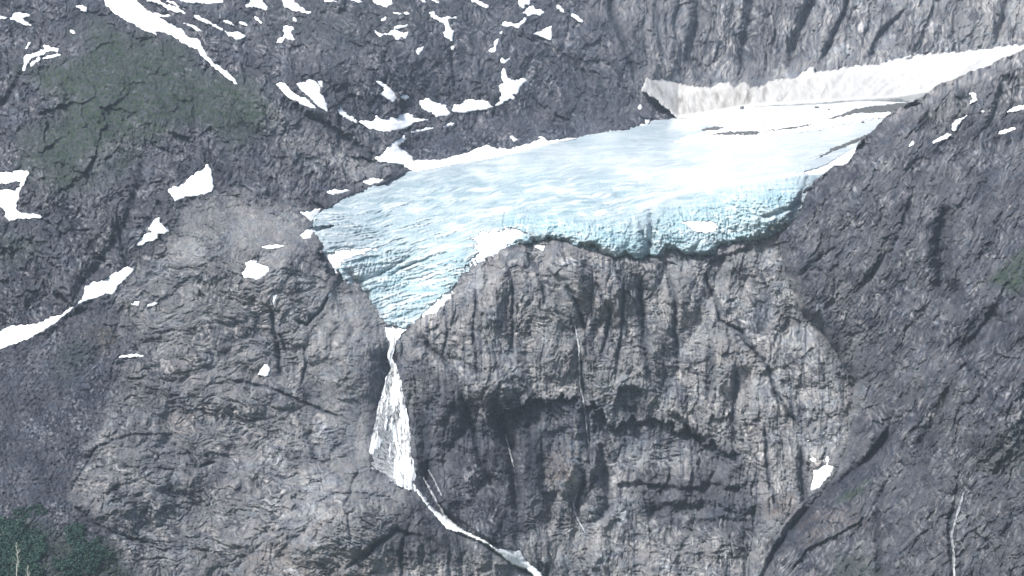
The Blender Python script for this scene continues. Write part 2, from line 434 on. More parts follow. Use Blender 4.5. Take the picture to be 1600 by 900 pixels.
for l, w, dp, wet_sh in [
  ([(715,600),(728,640),(742,680),(750,720),(775,770)], 5, 11, .5), ([(770,620),(780,660),(800,700),(805,760),(812,830)], 8, 16, .7),
  ([(820,385),(840,425),(850,450),(850,480)], 3, 7, .2), ([(895,500),(905,560),(912,620),(920,690),(922,720),(905,770),(900,790),(915,830)], 5, 8, .5),
  ([(938,690),(945,740),(950,790),(930,820)], 8, 12, .7), ([(1000,430),(1005,500),(1010,560),(1020,600)], 6, 9, .4), ([(1040,420),(1055,470),(1055,520),(1060,580)], 4, 8, .35),
  ([(1095,410),(1105,440),(1120,470),(1125,500),(1160,520),(1180,550),(1200,575),(1215,620),(1240,655),(1262,690)], 3.2, 9, .35),
  ([(1110,530),(1110,580),(1108,620)], 6, 7, .45), ([(1150,560),(1150,610),(1145,650),(1150,700)], 4, 7, .3), ([(1188,470),(1192,500),(1190,530)], 12, 7, .55),
  ([(960,410),(975,450),(972,520),(960,600)], 3, 7, .2), ([(880,440),(905,480),(915,520)], 4, 8, .2), ([(930,440),(955,490),(940,560)], 3, 7, .2),
  ([(1250,700),(1255,760),(1262,800)], 6, 9, .4), ([(1195,660),(1200,740),(1215,800)], 2.5, 6, .2), ([(665,530),(672,545),(700,570),(715,600)], 4, 10, .25),
  ([(745,450),(740,520),(748,600)], 2.2, 5, .15), ([(800,430),(802,500),(800,560)], 2.2, 5, .3), ([(690,450),(700,520),(690,560)], 2.2, 4, .15),
  ([(424,480),(430,520),(436,560),(440,590)], 3.5, 8, .4), ([(436,520),(450,555)], 2.5, 6, .2), ([(460,498),(478,508),(500,485),(520,455)], 2.5, 6, .15),
  ([(474,540),(478,565),(472,600)], 2.5, 5, .3), ([(340,590),(420,605),(500,640),(530,652)], 2, 3.5, .15), ([(478,670),(490,700),(495,725)], 7, 8, .7),
  ([(110,770),(125,740),(150,700),(200,680),(280,678)], 2, 3, .1), ([(110,785),(150,820),(200,840),(240,850)], 2.5, 4, .2),
  ([(290,700),(310,730),(340,720)], 3, 6, .2), ([(560,880),(590,850),(620,830),(660,840)], 4, 8, .4),
  ([(180,330),(190,380),(200,440)], 2, 5, .3), ([(1400,640),(1375,700),(1320,745),(1260,800),(1220,850),(1190,900)], 5, 6, .1),
  ([(1600,470),(1540,530),(1490,600),(1440,690),(1420,760)], 8, 8, .3), ([(1480,320),(1470,380),(1475,440),(1500,470)], 14, 24, .6), ([(1385,750),(1370,790),(1372,860),(1375,920)], 5, 7, .3),  # the wide ridge hollow carries painted shade
  ([(1560,480),(1530,520),(1500,560)], 16, 22, .5), ([(1490,790),(1483,820),(1488,900)], 4, 9, .4), ([(1430,300),(1400,380),(1340,460)], 7, 8, .1),
  ([(1285,-60),(1270,0),(1245,60),(1235,115)], 9, 22, .4), ([(1180,-60),(1175,10),(1165,60),(1160,130)], 10, 20, .5), ([(1085,-60),(1090,30),(1075,90),(1120,135)], 8, 18, .5),
  ([(1340,-60),(1320,20),(1300,60),(1280,105)], 4, 12, .2), ([(1420,10),(1370,60),(1360,95)], 4, 10, .2), ([(960,-60),(955,20),(985,90),(995,130)], 5, 12, .3), ([(1030,-40),(1025,40),(1040,100)], 6, 12, .3),
  ([(705,70),(708,110),(712,150)], 3, 8, .4), ([(870,60),(900,100),(930,130)], 3, 7, .2), ([(600,80),(605,110),(600,140)], 3, 8, .3),
  ([(230,240),(215,300),(195,360),(150,420),(100,480)], 10, 10, .1), ([(35,110),(20,140),(0,170)], 5, 8, .1), ([(430,160),(500,190),(560,230),(600,255)], 6, 9, .1),
  ]:
    groove(l, w, dp, .4, max(wet_sh, .75) if w < 7 else wet_sh)  # narrow cracks get their shade painted in as a dark tone
riser([(1262,690),(1215,620),(1180,550),(1125,500)], 12, 30)
riser([(1175,900),(1230,810),(1290,745)], 14, 20)
riser([(1370,800),(1320,830),(1260,860),(1230,900)], 12, 22)
riser([(840,900),(765,845),(700,800),(655,762)], 16, 30)
riser([(500,400),(540,440),(575,480),(600,515)], 0.01, 5)
bulge(560, 470 + 70, 62, 92, 20)
bulge(880, 745, 30, 40, 16, 25)
bulge(925, 720, 14, 60, 12, 12)
bulge(720, 740, 42, 60, 14)
bulge(590, 810, 110, 80, 22, 20)
groove([(540,890),(575,860),(600,840)], 3, 6, .5, .5)
groove([(480,790),(530,770),(600,775),(650,800)], 2.2, 4, .8, .3)
groove([(560,730),(540,790),(550,850)], 2.5, 5, .6, .4)
groove([(640,820),(625,860),(630,920)], 3, 6, .5, .5)
bulge(480, 830, 60, 55, 20)
bulge(210, 760, 110, 70, 20, -10)
bulge(360, 620, 80, 40, 14, 10)
bulge(760, 590, 70, 50, 14)
bulge(700, 500, 70, 90, 12, 10)
bulge(1020, 550, 40, 90, 10)
bulge(960, 470, 34, 66, 12)
bulge(900, 440, 26, 50, 12)
bulge(1060, 460, 36, 50, 12)
bulge(1130, 570, 40, 60, 12)
bulge(1290, 570, 46, 70, 12)
bulge(130, 530, 60, 40, 12, -30)
bulge(180, 130, 140, 90, 34, 25)
bulge(560, 90, 140, 60, 24, 15)
bulge(800, 90, 60, 70, 20)
bulge(760, 210, 120, 26, 14, -12)
bulge(1440, 330, 130, 120, 26, -50)
bulge(1560, 650, 60, 120, 26, 25)
bulge(1330, 700, 50, 90, 14, 40)

ROCK_A = BASE + DET + FEAT
ROCK_B = BASE_B + DET + FEAT + 45 * (1 - sm(SB / 26)) ** 2 + 25 * (1 - sm(SB / 8))
ROCK_A = ROCK_A + 34 * sm(SI / 12)                       # the bed drops away under the ice
print('features', time.time() - T0)

# ------------------------------------------------------------------ the glacier surface
UP = coarse(lambda X, Y: sm((300 - Y + (X - 900) * -0.12) / 90), 4)          # 1 on the upper snowfield
FRONT = poly_mask([(800,330),(900,340),(1000,345),(1060,318),(1150,295),(1265,272),(1290,300),(1230,370),(1100,410),(1000,415),(900,385),(820,385),(780,360)], 34, 8)
TONG = poly_mask([(520,400),(600,395),(700,400),(760,400),(700,480),(640,515),(600,515),(540,440)], 40, 8)
def ice_detail(x, y):
    wx = x + 14 * perlin(x / 70, y / 45, 601); wy = y + 8 * perlin(x / 110, y / 55, 602) + 1.6 * perlin(x / 26, y / 20, 603)
    wy = wy + 0.16 * (x - 900) * np.clip((y - 150) / 150, .9, 1)           # flow bands dip to the left
    wy = wy - 26 * np.exp(-((x - 560) / 160) ** 2)
    up = UP[msk]; fr = FRONT[msk]; tg = TONG[msk]
    lo = 1 - up
    brk = sm(perlin(x / 46, y / 20, 620) * 1.7 + .5); brk2 = sm(perlin(x / 30, y / 14, 621) * 1.7 + .5)
    wy2 = wy + 2.2 * perlin(x / 24, y / 14, 622) + .7 * perlin(x / 8, y / 6, 623)
    crest = lambda wl_, ht, sd: np.exp(-(perlin(wx / wl_, wy2 / ht, sd) / .13) ** 2)
    r = -(2.6 * lo + .3) * brk * crest(170, 14, 604) - (1.9 * lo + .3) * brk2 * crest(100, 8, 605) - .8 * lo * crest(50, 4.6, 606)
    r = .75 * r - 3.0 * lo * perlin(wx / 70, wy / 22, 624) - .9 * lo * perlin(wx / 18, wy2 / 7, 626)
    r = r * (1 - .6 * fr)
    v, a, b = facets(x / 15, wy2 / 19, 607, .32, .14); r = r + fr * v * 10
    v, a, b = facets(wx / 6.5, wy2 / 7, 608, .5, .2); r = r + (.8 * fr + .2 * tg + .08 * lo) * v * 4.0
    v, a, b = facets(x / 3.6, y / 3.6, 618, .5, .2); r = r + (.7 * fr + .2 * tg + .12 * lo) * v * 1.8
    r = r - fr * 6 * np.abs(perlin(wx / 24, wy / 40, 609)) + fr * 1.0 * fract(x, y, 630, [(88, 9, 40, 1.6), (60, 7, 26, 1.3), (10, 6, 30, 1.5)])
    X, Y = rot(x - 640, y, 14, 1, 1)
    r = r + .55 * tg * fract(X, Y, 640, [(88, 8, 36, 1.6), (-20, 7, 40, 1.5), (40, 6, 24, 1.2)])
    wl1 = (1 - .75 * fr)
    lines = brk * crest(190, 10, 651) + brk2 * crest(110, 6.0, 652) + .8 * crest(50, 4.0, 653) * sm(perlin(x / 40, y / 22, 654) * 2 + .4)
    dk = sm(perlin(x / 60, y / 26, 655) * 2 + .5) * crest(150, 8, 656) + sm(perlin(x / 34, y / 20, 657) * 2 + .4) * crest(80, 4.6, 658)
    dk = dk * wl1 + fr * (fract(x, y, 660, [(86, 8, 34, 1.0), (70, 6, 24, .9), (12, 6, 40, .9), (-30, 7, 26, .7)]) + .3) + tg * (fract(X, Y, 670, [(88, 7, 30, .9), (-24, 7, 44, .9), (30, 6, 26, .8)]) + .3)
    OG[0][msk] = np.clip(dk * (.55 + .45 * lo), 0, 1); OG[1][msk] = np.clip(lines * wl1 * (.22 + .7 * lo) * .75 + fr * .7 * np.clip(fract(x + 40, y, 680, [(80, 9, 30, 1.0), (5, 7, 46, 1.0)]), 0, 1), 0, 1)
    r = r - 1.8 * OG[1][msk] * (.3 + lo) + 3.2 * OG[0][msk]
    return r + lo * 1.0 * perlin(x / 5, y / 3.6, 611) + .4 * perlin(x / 3, y / 2.6, 614)
OG = [np.zeros(PX.shape, f32), np.zeros(PX.shape, f32)]
msk = SI > -8
ICE_D = np.zeros(PX.shape, f32); ICE_D[msk] = ice_detail(PX[msk], PY[msk])
lower_edge = sm((PY - 330) / 40) + sm((PX - 1200) / 60) * sm((PY - 250) / 40)
lower_edge = np.clip(lower_edge, 0, 1)
GLAC = BASE + ICE_D + 4 * (1 - sm(SI / 14)) ** 2 * (1 - lower_edge) - 9 * sm(SI / 30) + (2 + 5 * (1 - sm(SI / 10)) * sm(perlin(PX / 30, PY / 30, 307) * 2 + .4)) * lower_edge + 26 * sm(-SI / 4)
GLAC -= 20 * FRONT * sm((PY - 300 + (PX - 1000) * .09) / 26) * sm(SI / 10)      # the ice front stands forward of the surface above it
# caves and crevasses of the front
for ln, w, dp in [([(1018,340),(1020,365),(1014,385),(1010,408)], 7, 22), ([(1002,350),(1006,372),(1016,384)], 3, 10), ([(1030,345),(1024,372)], 3, 10), ([(925,384),(945,398),(962,410)], 6, 18),
                  ([(1262,280),(1250,310),(1238,340)], 4, 12), ([(1060,398),(1090,408)], 4, 12), ([(545,425),(560,445),(575,462)], 5, 14), ([(790,330),(788,352)], 2.5, 8),
                  ([(1195,340),(1225,330),(1250,318)], 4, 12), ([(640,402),(600,425),(565,440)], 2.5, 6), ([(700,395),(650,410),(610,430)], 2.5, 5), ([(525,420),(530,436)], 4, 12)]:
    s = bounds(ln, w * 3 + 6)
    d, side, fr_ = ldist(PX[s] + wobx[s] * .4, PY[s] + woby[s] * .4, ln)
    GLAC[s] += dp * np.exp(-(d / w) ** 2)
print('ice', time.time() - T0)

# ------------------------------------------------------------------ coats of the rock: plants, wet stain and painted shade, pale and warm stone
VEG = 1.0 * poly_mask([(30,110),(110,80),(160,40),(260,65),(340,115),(440,150),(430,200),(360,225),(290,200),(220,225),(150,250),(100,300),(40,260),(90,160)], 60, 30)
for poly, f, w, k in [([(1330,782),(1300,790),(1322,768),(1345,752),(1362,748),(1350,768)], 8, 4, 1.0), ([(1540,440),(1600,390),(1640,380),(1640,440),(1580,455)], 18, 8, 1.0),
                   ([(1300,880),(1330,870),(1380,890),(1380,930),(1300,930)], 26, 10, .6), ([(-60,370),(20,355),(60,380),(40,410),(-60,430)], 30, 12, .55),
                   ([(-60,820),(40,805),(90,830),(170,850),(200,900),(200,980),(-60,980)], 30, 14, .8), ([(590,820),(650,800),(740,860),(760,900),(620,900)], 40, 12, .18),
                   ([(640,20),(720,20),(720,35),(660,30)], 10, 4, .4), ([(420,0),(640,10),(640,70),(380,60)], 60, 20, .22), ([(1560,690),(1600,670),(1640,700),(1600,760)], 30, 8, .4),
                   ([(90,540),(170,520),(150,570),(60,600)], 30, 10, .3), ([(480,680),(640,690),(560,760)], 1, 1, .0), ([(40,240),(180,230),(160,310),(60,300)], 50, 20, .4)]:
    if k: VEG = np.maximum(VEG, k * poly_mask(poly, f, w))
VEG = np.clip(VEG, 0, 1)
PALE = np.clip(.62 * M_CLIFF + .35 * M_HEAD * sm((PX - 1180) / 150) + .12 * M_HEAD + .5 * M_SLAB * sm((PX - 300) / 150) + .3 * M_SMOOTH + .35 * M_DOME, 0, 1)
PALE = np.maximum(PALE, poly_mask([(1060,470),(1190,440),(1215,520),(1320,560),(1335,640),(1300,720),(1200,800),(1170,700),(1080,640)], 60, 20))
PALE = np.maximum(PALE, .85 * poly_mask([(520,560),(600,470),(600,700),(560,730),(440,700),(500,620)], 60, 20))
PALE = np.maximum(PALE, .8 * poly_mask([(240,400),(320,350),(470,330),(480,380),(300,400)], 40, 10))
PALE = np.maximum(PALE, .8 * poly_mask([(940,690),(1050,700),(1080,760),(1000,830),(1000,900),(900,900),(920,800)], 40, 20))
PALE = PALE * (1 - .8 * poly_mask([(655,575),(720,610),(770,625),(840,640),(860,730),(830,830),(790,870),(720,830),(660,770),(640,680)], 50, 16))
PALE = np.maximum(PALE, .55 * poly_mask([(370,140),(430,160),(540,210),(620,255),(560,290),(480,270),(400,200)], 40, 14))
PALE = PALE * (1 - .45 * M_SCREE)
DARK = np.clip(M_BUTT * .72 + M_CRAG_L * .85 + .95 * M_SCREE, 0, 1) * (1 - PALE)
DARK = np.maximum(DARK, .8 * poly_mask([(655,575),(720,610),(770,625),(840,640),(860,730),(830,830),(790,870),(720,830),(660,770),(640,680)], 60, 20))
DARK = np.maximum(DARK, .75 * poly_mask([(640,775),(700,820),(730,870),(640,880),(590,850),(620,800)], 30, 10))  # right half of the dome: its shaded side put into the colour
DARK = np.maximum(DARK, 1.0 * poly_mask([(635,770),(690,800),(740,860),(720,890),(650,850),(625,900),(600,860),(640,820)], 30, 8))  # deepens the same painted shade on the dome
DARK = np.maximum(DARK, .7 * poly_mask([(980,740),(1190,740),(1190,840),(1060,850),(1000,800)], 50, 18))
WARM = .55 * np.maximum.reduce([.9 * poly_mask([(1195,790),(1240,770),(1245,800),(1210,812)], 14, 5), .7 * poly_mask([(850,700),(905,690),(905,740),(870,770),(850,755)], 12, 5), .55 * poly_mask([(1120,520),(1200,560),(1170,600),(1110,570)], 40, 10),
      .5 * poly_mask([(255,640),(310,640),(300,670),(240,665)], 20, 8), .6 * poly_mask([(380,865),(470,850),(640,870),(640,920),(380,920)], 20, 8), .12 * M_DOME, .4 * poly_mask([(1230,800),(1330,790),(1380,830),(1260,850)], 20, 8), .5 * poly_mask([(160,500),(130,520),(160,560),(200,540)], 20, 8)])
WETP = 0
strk = perlin((PX + 4 * perlin(PX / 30, PY / 50, 703)) / 6.5, PY / 95, 701) + .6 * perlin(PX / 2.9, PY / 55, 702)
for poly, f, k in [([(780,650),(850,622),(905,622),(925,680),(960,700),(955,655),(970,605),(1010,605),(1015,650),(1060,660),(1130,700),(1160,708),(1150,740),(1090,705),(960,712),(900,735),(860,715),(830,760),(790,700)], 26, 1.0),  # overhang outline: damp streaks together with painted shade
                   ([(640,780),(690,790),(740,850),(720,870),(690,820)], 14, .5), ([(1175,450),(1205,455),(1205,520),(1178,518)], 12, .9), ([(1020,500),(1045,500),(1060,620),(1010,620)], 14, .45),
                   ([(1040,740),(1175,745),(1185,800),(1160,830),(1080,800)], 26, .55), ([(925,690),(950,700),(945,790),(905,820),(915,760)], 12, .7), ([(790,640),(820,700),(830,830),(800,830),(770,720)], 18, .6),
                   ([(1240,690),(1262,690),(1262,790),(1245,780)], 8, .6), ([(1460,300),(1500,330),(1500,440),(1470,430)], 30, .7), ([(1560,450),(1640,440),(1600,540),(1540,560)], 34, .7), ([(640,640),(668,650),(668,740),(648,760)], 14, .7),  # includes the ridge hollows, whose shade is painted in
                   ([(1180,-60),(1260,-60),(1230,110),(1150,135)], 40, .55), ([(1060,20),(1110,20),(1120,130),(1070,120)], 30, .5)]:
    WET_SHADE = np.maximum(WET_SHADE, k * poly_mask(poly, f, 7, 705) * np.clip(.68 + .62 * strk, .1, 1))
WET_SHADE = np.clip(np.maximum(WET_SHADE, sm((strk - .16) / .5) * .85 * (M_CLIFF + .8 * M_HEAD + .2 * M_BUTT) * sm(fbm(PX, PY, 110, 2, 704) * 1.4 + .5)), 0, 1)

# ------------------------------------------------------------------ materials
def mat(name):
    m = bpy.data.materials.new(name); m.use_nodes = True
    nt = m.node_tree; b = nt.nodes['Principled BSDF']
    return m, nt, b
class N:
    def __init__(s, nt): s.nt = nt
    def new(s, t, **kw):
        n = s.nt.nodes.new(t)
        for k, v in kw.items(): setattr(n, k, v)
        return n
    def link(s, a, b): s.nt.links.new(a, b)
    def noise(s, vec, scale, detail=4, rough=.6, dist=0.0):
        n = s.new('ShaderNodeTexNoise'); n.inputs['Scale'].default_value = scale; n.inputs['Detail'].default_value = detail
        n.inputs['Roughness'].default_value = rough; n.inputs['Distortion'].default_value = dist; s.link(vec, n.inputs['Vector']); return n.outputs[0]
    def ramp(s, v, stops):
        n = s.new('ShaderNodeValToRGB'); s.link(v, n.inputs[0]); el = n.color_ramp.elements
        while len(el) < len(stops): el.new(.5)
        for q, (p, c) in zip(el, stops): q.position = p; q.color = c if len(c) == 4 else (*c, 1)
        return n.outputs[0]
    def mix(s, f, a, b, bt='MIX'):
        n = s.new('ShaderNodeMix', data_type='RGBA', blend_type=bt)
        for sock, v in ((n.inputs[0], f), (n.inputs[6], a), (n.inputs[7], b)):
            if hasattr(v, 'is_linked'): s.link(v, sock)
            elif isinstance(v, (int, float)): sock.default_value = v
            else: sock.default_value = (*v, 1)
        return n.outputs[2]
    def math(s, op, a, b=0.0, clamp=False):
        n = s.new('ShaderNodeMath', operation=op, use_clamp=clamp)
        for sock, v in ((n.inputs[0], a), (n.inputs[1], b)):
            if hasattr(v, 'is_linked'): s.link(v, sock)
            else: sock.default_value = v
        return n.outputs[0]
    def attr(s, name):
        n = s.new('ShaderNodeAttribute', attribute_name=name); return n.outputs['Fac'], n.outputs['Color']
    def scaled(s, vec, sc, rotn=(0, 0, 0)):
        n = s.new('ShaderNodeMapping'); n.inputs['Scale'].default_value = sc; n.inputs['Rotation'].default_value = rotn; s.link(vec, n.inputs['Vector']); return n.outputs[0]

def rock_material():
    m, nt, b = mat('mountain_rock'); n = N(nt)
    co = n.new('ShaderNodeTexCoord').outputs['Object']
    _, cov = n.attr('coat'); sep = n.new('ShaderNodeSeparateColor'); n.link(cov, sep.inputs[0])
    veg, wet_shade, pale = sep.outputs[0], sep.outputs[1], sep.outputs[2]
    _, cov2 = n.attr('stone'); sep2 = n.new('ShaderNodeSeparateColor'); n.link(cov2, sep2.inputs[0])
    dark, warm, grain = sep2.outputs[0], sep2.outputs[1], sep2.outputs[2]
    big = n.noise(co, .012, 5, .62, .4); mid = n.noise(co, .06, 5, .65, .6)
    vert = n.noise(n.scaled(co, (.16, .05, .03)), 1.0, 4, .65, .5)
    fine = n.noise(co, .33, 3, .7)
    s = n.math('ADD', n.math('MULTIPLY', big, .24), n.math('MULTIPLY', mid, .22)); s = n.math('ADD', s, n.math('MULTIPLY', vert, .10)); s = n.math('ADD', s, n.math('MULTIPLY', fine, .14))
    s = n.math('ADD', n.math('ADD', s, n.math('MULTIPLY', grain, .44)), -.07)
    base = n.ramp(s, [(.34, (.066, .070, .082)), (.44, (.128, .132, .146)), (.53, (.196, .198, .208)), (.64, (.32, .32, .325))])
    lite = n.ramp(s, [(.34, (.105, .109, .122)), (.43, (.200, .204, .217)), (.52, (.288, .290, .298)), (.64, (.43, .43, .43))])
    c = n.mix(pale, base, lite)
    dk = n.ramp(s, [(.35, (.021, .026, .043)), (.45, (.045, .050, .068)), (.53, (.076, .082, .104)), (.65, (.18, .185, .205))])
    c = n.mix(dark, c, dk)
    tint = n.ramp(n.noise(co, .022, 4, .6, 1.0), [(.36, (.90, .98, 1.07)), (.5, (1, 1, 1)), (.64, (1.03, .99, .985))])
    c = n.mix(.8, c, n.mix(1.0, c, tint, 'MULTIPLY'))
    c = n.mix(1.0, c, n.ramp(n.math('ADD', n.math('MULTIPLY', grain, .72), n.math('MULTIPLY', fine, .28)), [(.22, (.70, .72, .76)), (.42, (.92, .93, .95)), (.56, (1.03, 1.03, 1.02)), (.80, (1.34, 1.33, 1.31))]), 'MULTIPLY')
    c = n.mix(n.math('MULTIPLY', warm, n.ramp(n.noise(co, .09, 4, .7), [(.42, (0, 0, 0)), (.62, (.8, .8, .8))])), c, (.27, .19, .13))
    wet_shade_c = n.mix(1.0, c, (.22, .27, .36), 'MULTIPLY')  # dark blue tone shared by damp rock and painted shade
    c = n.mix(wet_shade, c, wet_shade_c)
    gr = n.ramp(n.noise(co, .16, 4, .7), [(.36, (.014, .030, .026)), (.55, (.036, .060, .040)), (.72, (.085, .108, .060))])
    vm = n.math('MULTIPLY', veg, n.ramp(n.noise(co, .075, 5, .7), [(.38, (.25, .25, .25)), (.56, (1, 1, 1))]), True)
    c = n.mix(vm, c, gr)
    n.link(c, b.inputs['Base Color'])
    rg = n.math('SUBTRACT', .88, n.math('MULTIPLY', wet_shade, .35)); n.link(rg, b.inputs['Roughness'])
    b.inputs['Specular IOR Level'].default_value = .3
    h = n.math('ADD', n.math('MULTIPLY', n.noise(co, .22, 6, .7, .6), 3.2), n.math('MULTIPLY', n.noise(co, .7, 3, .7), .8))
    bp = n.new('ShaderNodeBump'); bp.inputs['Strength'].default_value = 1.0; bp.inputs['Distance'].default_value = 1.3; n.link(h, bp.inputs['Height']); n.link(bp.outputs[0], b.inputs['Normal'])
    return m
ROCK = rock_material()

def snow_material(name, c0, c1, sc=.05, rough=.6):
    m, nt, b = mat(name); n = N(nt)
    co = n.new('ShaderNodeTexCoord').outputs['Object']
    v = n.noise(n.scaled(co, (.5, .5, 1)), sc, 6, .65, .5)
    n.link(n.ramp(v, [(.36, c0), (.56, c1)]), b.inputs['Base Color'])
    b.inputs['Roughness'].default_value = rough; b.inputs['Specular IOR Level'].default_value = .25
    bp = n.new('ShaderNodeBump'); bp.inputs['Strength'].default_value = .6; bp.inputs['Distance'].default_value = 1.0
    n.link(n.noise(co, .18, 5, .6), bp.inputs['Height']); n.link(bp.outputs[0], b.inputs['Normal'])
    return m
SNOW = snow_material('old_snow', (.80, .83, .86), (.90, .92, .94))

def bank_material():
    m, nt, b = mat('grimy_snow'); n = N(nt)
    co = n.new('ShaderNodeTexCoord').outputs['Object']
    _, cv = n.attr('grime')
    g = n.new('ShaderNodeSeparateColor'); n.link(cv, g.inputs[0])
    st = n.noise(n.scaled(co, (.11, .02, .02)), 1.0, 5, .65, .3)
    f = n.math('MULTIPLY', g.outputs[0], n.ramp(st, [(.33, (.25, .25, .25)), (.62, (1, 1, 1))]), True)
    n.link(n.mix(f, (.52, .525, .52), (.125, .115, .102)), b.inputs['Base Color']); b.inputs['Roughness'].default_value = .75
    bp = n.new('ShaderNodeBump'); bp.inputs['Strength'].default_value = .7; bp.inputs['Distance'].default_value = 1.5
    n.link(n.noise(co, .12, 5, .65), bp.inputs['Height']); n.link(bp.outputs[0], b.inputs['Normal'])
    return m
BANK = bank_material()

def ice_material():
    m, nt, b = mat('glacier_ice'); n = N(nt)
    co = n.new('ShaderNodeTexCoord').outputs['Object']
    _, cv = n.attr('ice'); sep = n.new('ShaderNodeSeparateColor'); n.link(cv, sep.inputs[0])
    blue, snow, grey_spots = sep.outputs[0], sep.outputs[1], sep.outputs[2]
    band = n.noise(n.scaled(co, (.007, .012, .10), (0, .06, 0)), 1.0, 6, .7, .5)
    mott = n.noise(co, .05, 6, .68, .8)
    fine = n.noise(n.scaled(co, (.1, .1, .3)), 1.0, 4, .7)
    s = n.math('ADD', n.math('MULTIPLY', band, .5), n.math('MULTIPLY', mott, .25)); s = n.math('ADD', s, n.math('MULTIPLY', fine, .25))
    pale = n.ramp(s, [(.36, (.19, .26, .30)), (.44, (.265, .345, .385)), (.52, (.33, .40, .435)), (.61, (.46, .515, .54))])
    deep = n.ramp(s, [(.36, (.15, .26, .31)), (.44, (.23, .385, .445)), (.52, (.33, .485, .54)), (.61, (.60, .69, .72))])
    c = n.mix(blue, pale, deep)
    _, cb = n.attr('bands'); sb = n.new('ShaderNodeSeparateColor'); n.link(cb, sb.inputs[0])
    c = n.mix(n.math('MULTIPLY', sb.outputs[0], .55), c, n.mix(blue, (.20, .27, .31), (.11, .22, .27)))
    c = n.mix(snow, c, (.60, .63, .65))
    c = n.mix(n.math('MULTIPLY', sb.outputs[1], .85), c, (.70, .745, .77))
    c = n.mix(n.math('MULTIPLY', grey_spots, n.ramp(mott, [(.4, (.2, .2, .2)), (.6, (1, 1, 1))]), True), c, (.20, .22, .23))
    n.link(c, b.inputs['Base Color']); b.inputs['Roughness'].default_value = .5; b.inputs['Specular IOR Level'].default_value = .35
    bp = n.new('ShaderNodeBump'); bp.inputs['Strength'].default_value = .55; bp.inputs['Distance'].default_value = 1.6
    n.link(n.math('ADD', n.math('MULTIPLY', band, 2.4), n.math('MULTIPLY', n.noise(co, .2, 5, .7), 1.5)), bp.inputs['Height']); n.link(bp.outputs[0], b.inputs['Normal'])
    return m
ICEM = ice_material()

def simple(name, c0, c1, sc, rough=.8):
    m, nt, b = mat(name); n = N(nt)
    co = n.new('ShaderNodeTexCoord').outputs['Object']
    n.link(n.ramp(n.noise(co, sc, 5, .65), [(.38, c0), (.62, c1)]), b.inputs['Base Color']); b.inputs['Roughness'].default_value = rough
    return m
def water_material(name, alpha_noise):
    m, nt, b = mat(name); n = N(nt)
    co = n.new('ShaderNodeTexCoord').outputs['Object']
    st = n.noise(n.scaled(co, (.34, .2, .035)), 1.0, 5, .7, .4)
    n.link(n.ramp(st, [(.38, (.62, .67, .70)), (.55, (.92, .94, .95))]), b.inputs['Base Color']); b.inputs['Roughness'].default_value = .45
    if alpha_noise:
        st2 = n.noise(n.scaled(co, (.21, .2, .02)), 1.0, 5, .65, .6)
        n.link(n.ramp(st2, [(.36, (.08, .08, .08)), (.60, (.72, .72, .72))]), b.inputs['Alpha'])
    return m
TRICKLE = simple('trickle_water', (.16, .17, .19), (.44, .46, .48), .12, .4)
WATER = water_material('falling_water', False); SPRAY = water_material('water_veil', True)

DEBRIS = simple('moraine_debris', (.035, .040, .042), (.13, .135, .13), .35)
BOULD = simple('boulder_stone', (.10, .10, .11), (.24, .235, .235), .4)
LEAF = simple('shrub_leaves', (.014, .050, .040), (.036, .092, .064), .25)
BARK = simple('bleached_bark', (.42, .42, .38), (.66, .65, .58), .3)
GRASS = simple('valley_grass', (.05, .08, .035), (.11, .14, .06), .01)

# ------------------------------------------------------------------ mesh builders
def link_mesh(name, co, faces, m, attrs=(), smooth=True, parent=None):
    me = bpy.data.meshes.new(name)
    nv, nf = len(co), len(faces)
    me.vertices.add(nv); me.vertices.foreach_set('co', np.ascontiguousarray(co, f32).ravel())
    me.loops.add(nf * 4); me.loops.foreach_set('vertex_index', faces.astype(np.int32).ravel())
    me.polygons.add(nf); me.polygons.foreach_set('loop_start', np.arange(0, nf * 4, 4, dtype=np.int32))
    me.polygons.foreach_set('use_smooth', np.full(nf, smooth))
    for an, cols in attrs:
        at = me.attributes.new(an, 'FLOAT_COLOR', 'POINT'); buf = np.ones((nv, 4), f32); buf[:, :cols.shape[1]] = cols; at.data.foreach_set('color', buf.ravel())
    me.update(calc_edges=True); me.materials.append(m)
    o = bpy.data.objects.new(name, me); COL.objects.link(o)
    if parent: o.parent = parent
    return o

def grid_mesh(name, px, py, depth, keep, m, attrs=(), smooth=True, parent=None):
    """keep: bool per quad"""
    ny, nx = px.shape
    idx = np.arange(ny * nx).reshape(ny, nx)
    q = np.stack([idx[1:, :-1], idx[1:, 1:], idx[:-1, 1:], idx[:-1, :-1]], -1)[keep]
    if len(q) == 0: return None
    used = np.zeros(ny * nx, bool); used[q.ravel()] = True
    remap = np.cumsum(used) - 1
    x, y, z = to_world(px.astype(np.float64), py.astype(np.float64), depth.astype(np.float64))
    co = np.stack([x.ravel(), np.broadcast_to(y, px.shape).ravel(), z.ravel()], -1)[used]
    return link_mesh(name, co, remap[q], m, [(an, np.stack([c.ravel() for c in cs], -1)[used]) for an, cs in attrs], smooth, parent)

def tag(o, label=None, cat=None, group=None, kind=None):
    if label: o['label'] = label
    if cat: o['category'] = cat
    if group: o['group'] = group
    if kind: o['kind'] = kind
    return o

def quadmin(a): return np.minimum(np.minimum(a[:-1, :-1], a[1:, :-1]), np.minimum(a[:-1, 1:], a[1:, 1:]))
def quadmax(a): return -quadmin(-a)

# ------------------------------------------------------------------ snow patches (traced outlines; each lies in its own hollow of the rock)
LAY = {'A': ROCK_A, 'G': GLAC, 'B': ROCK_B}
BLUR = {k: box_blur(box_blur(v, 11), 11) for k, v in LAY.items()}
BLURF = {k: box_blur(box_blur(v, 3), 3) for k, v in LAY.items()}

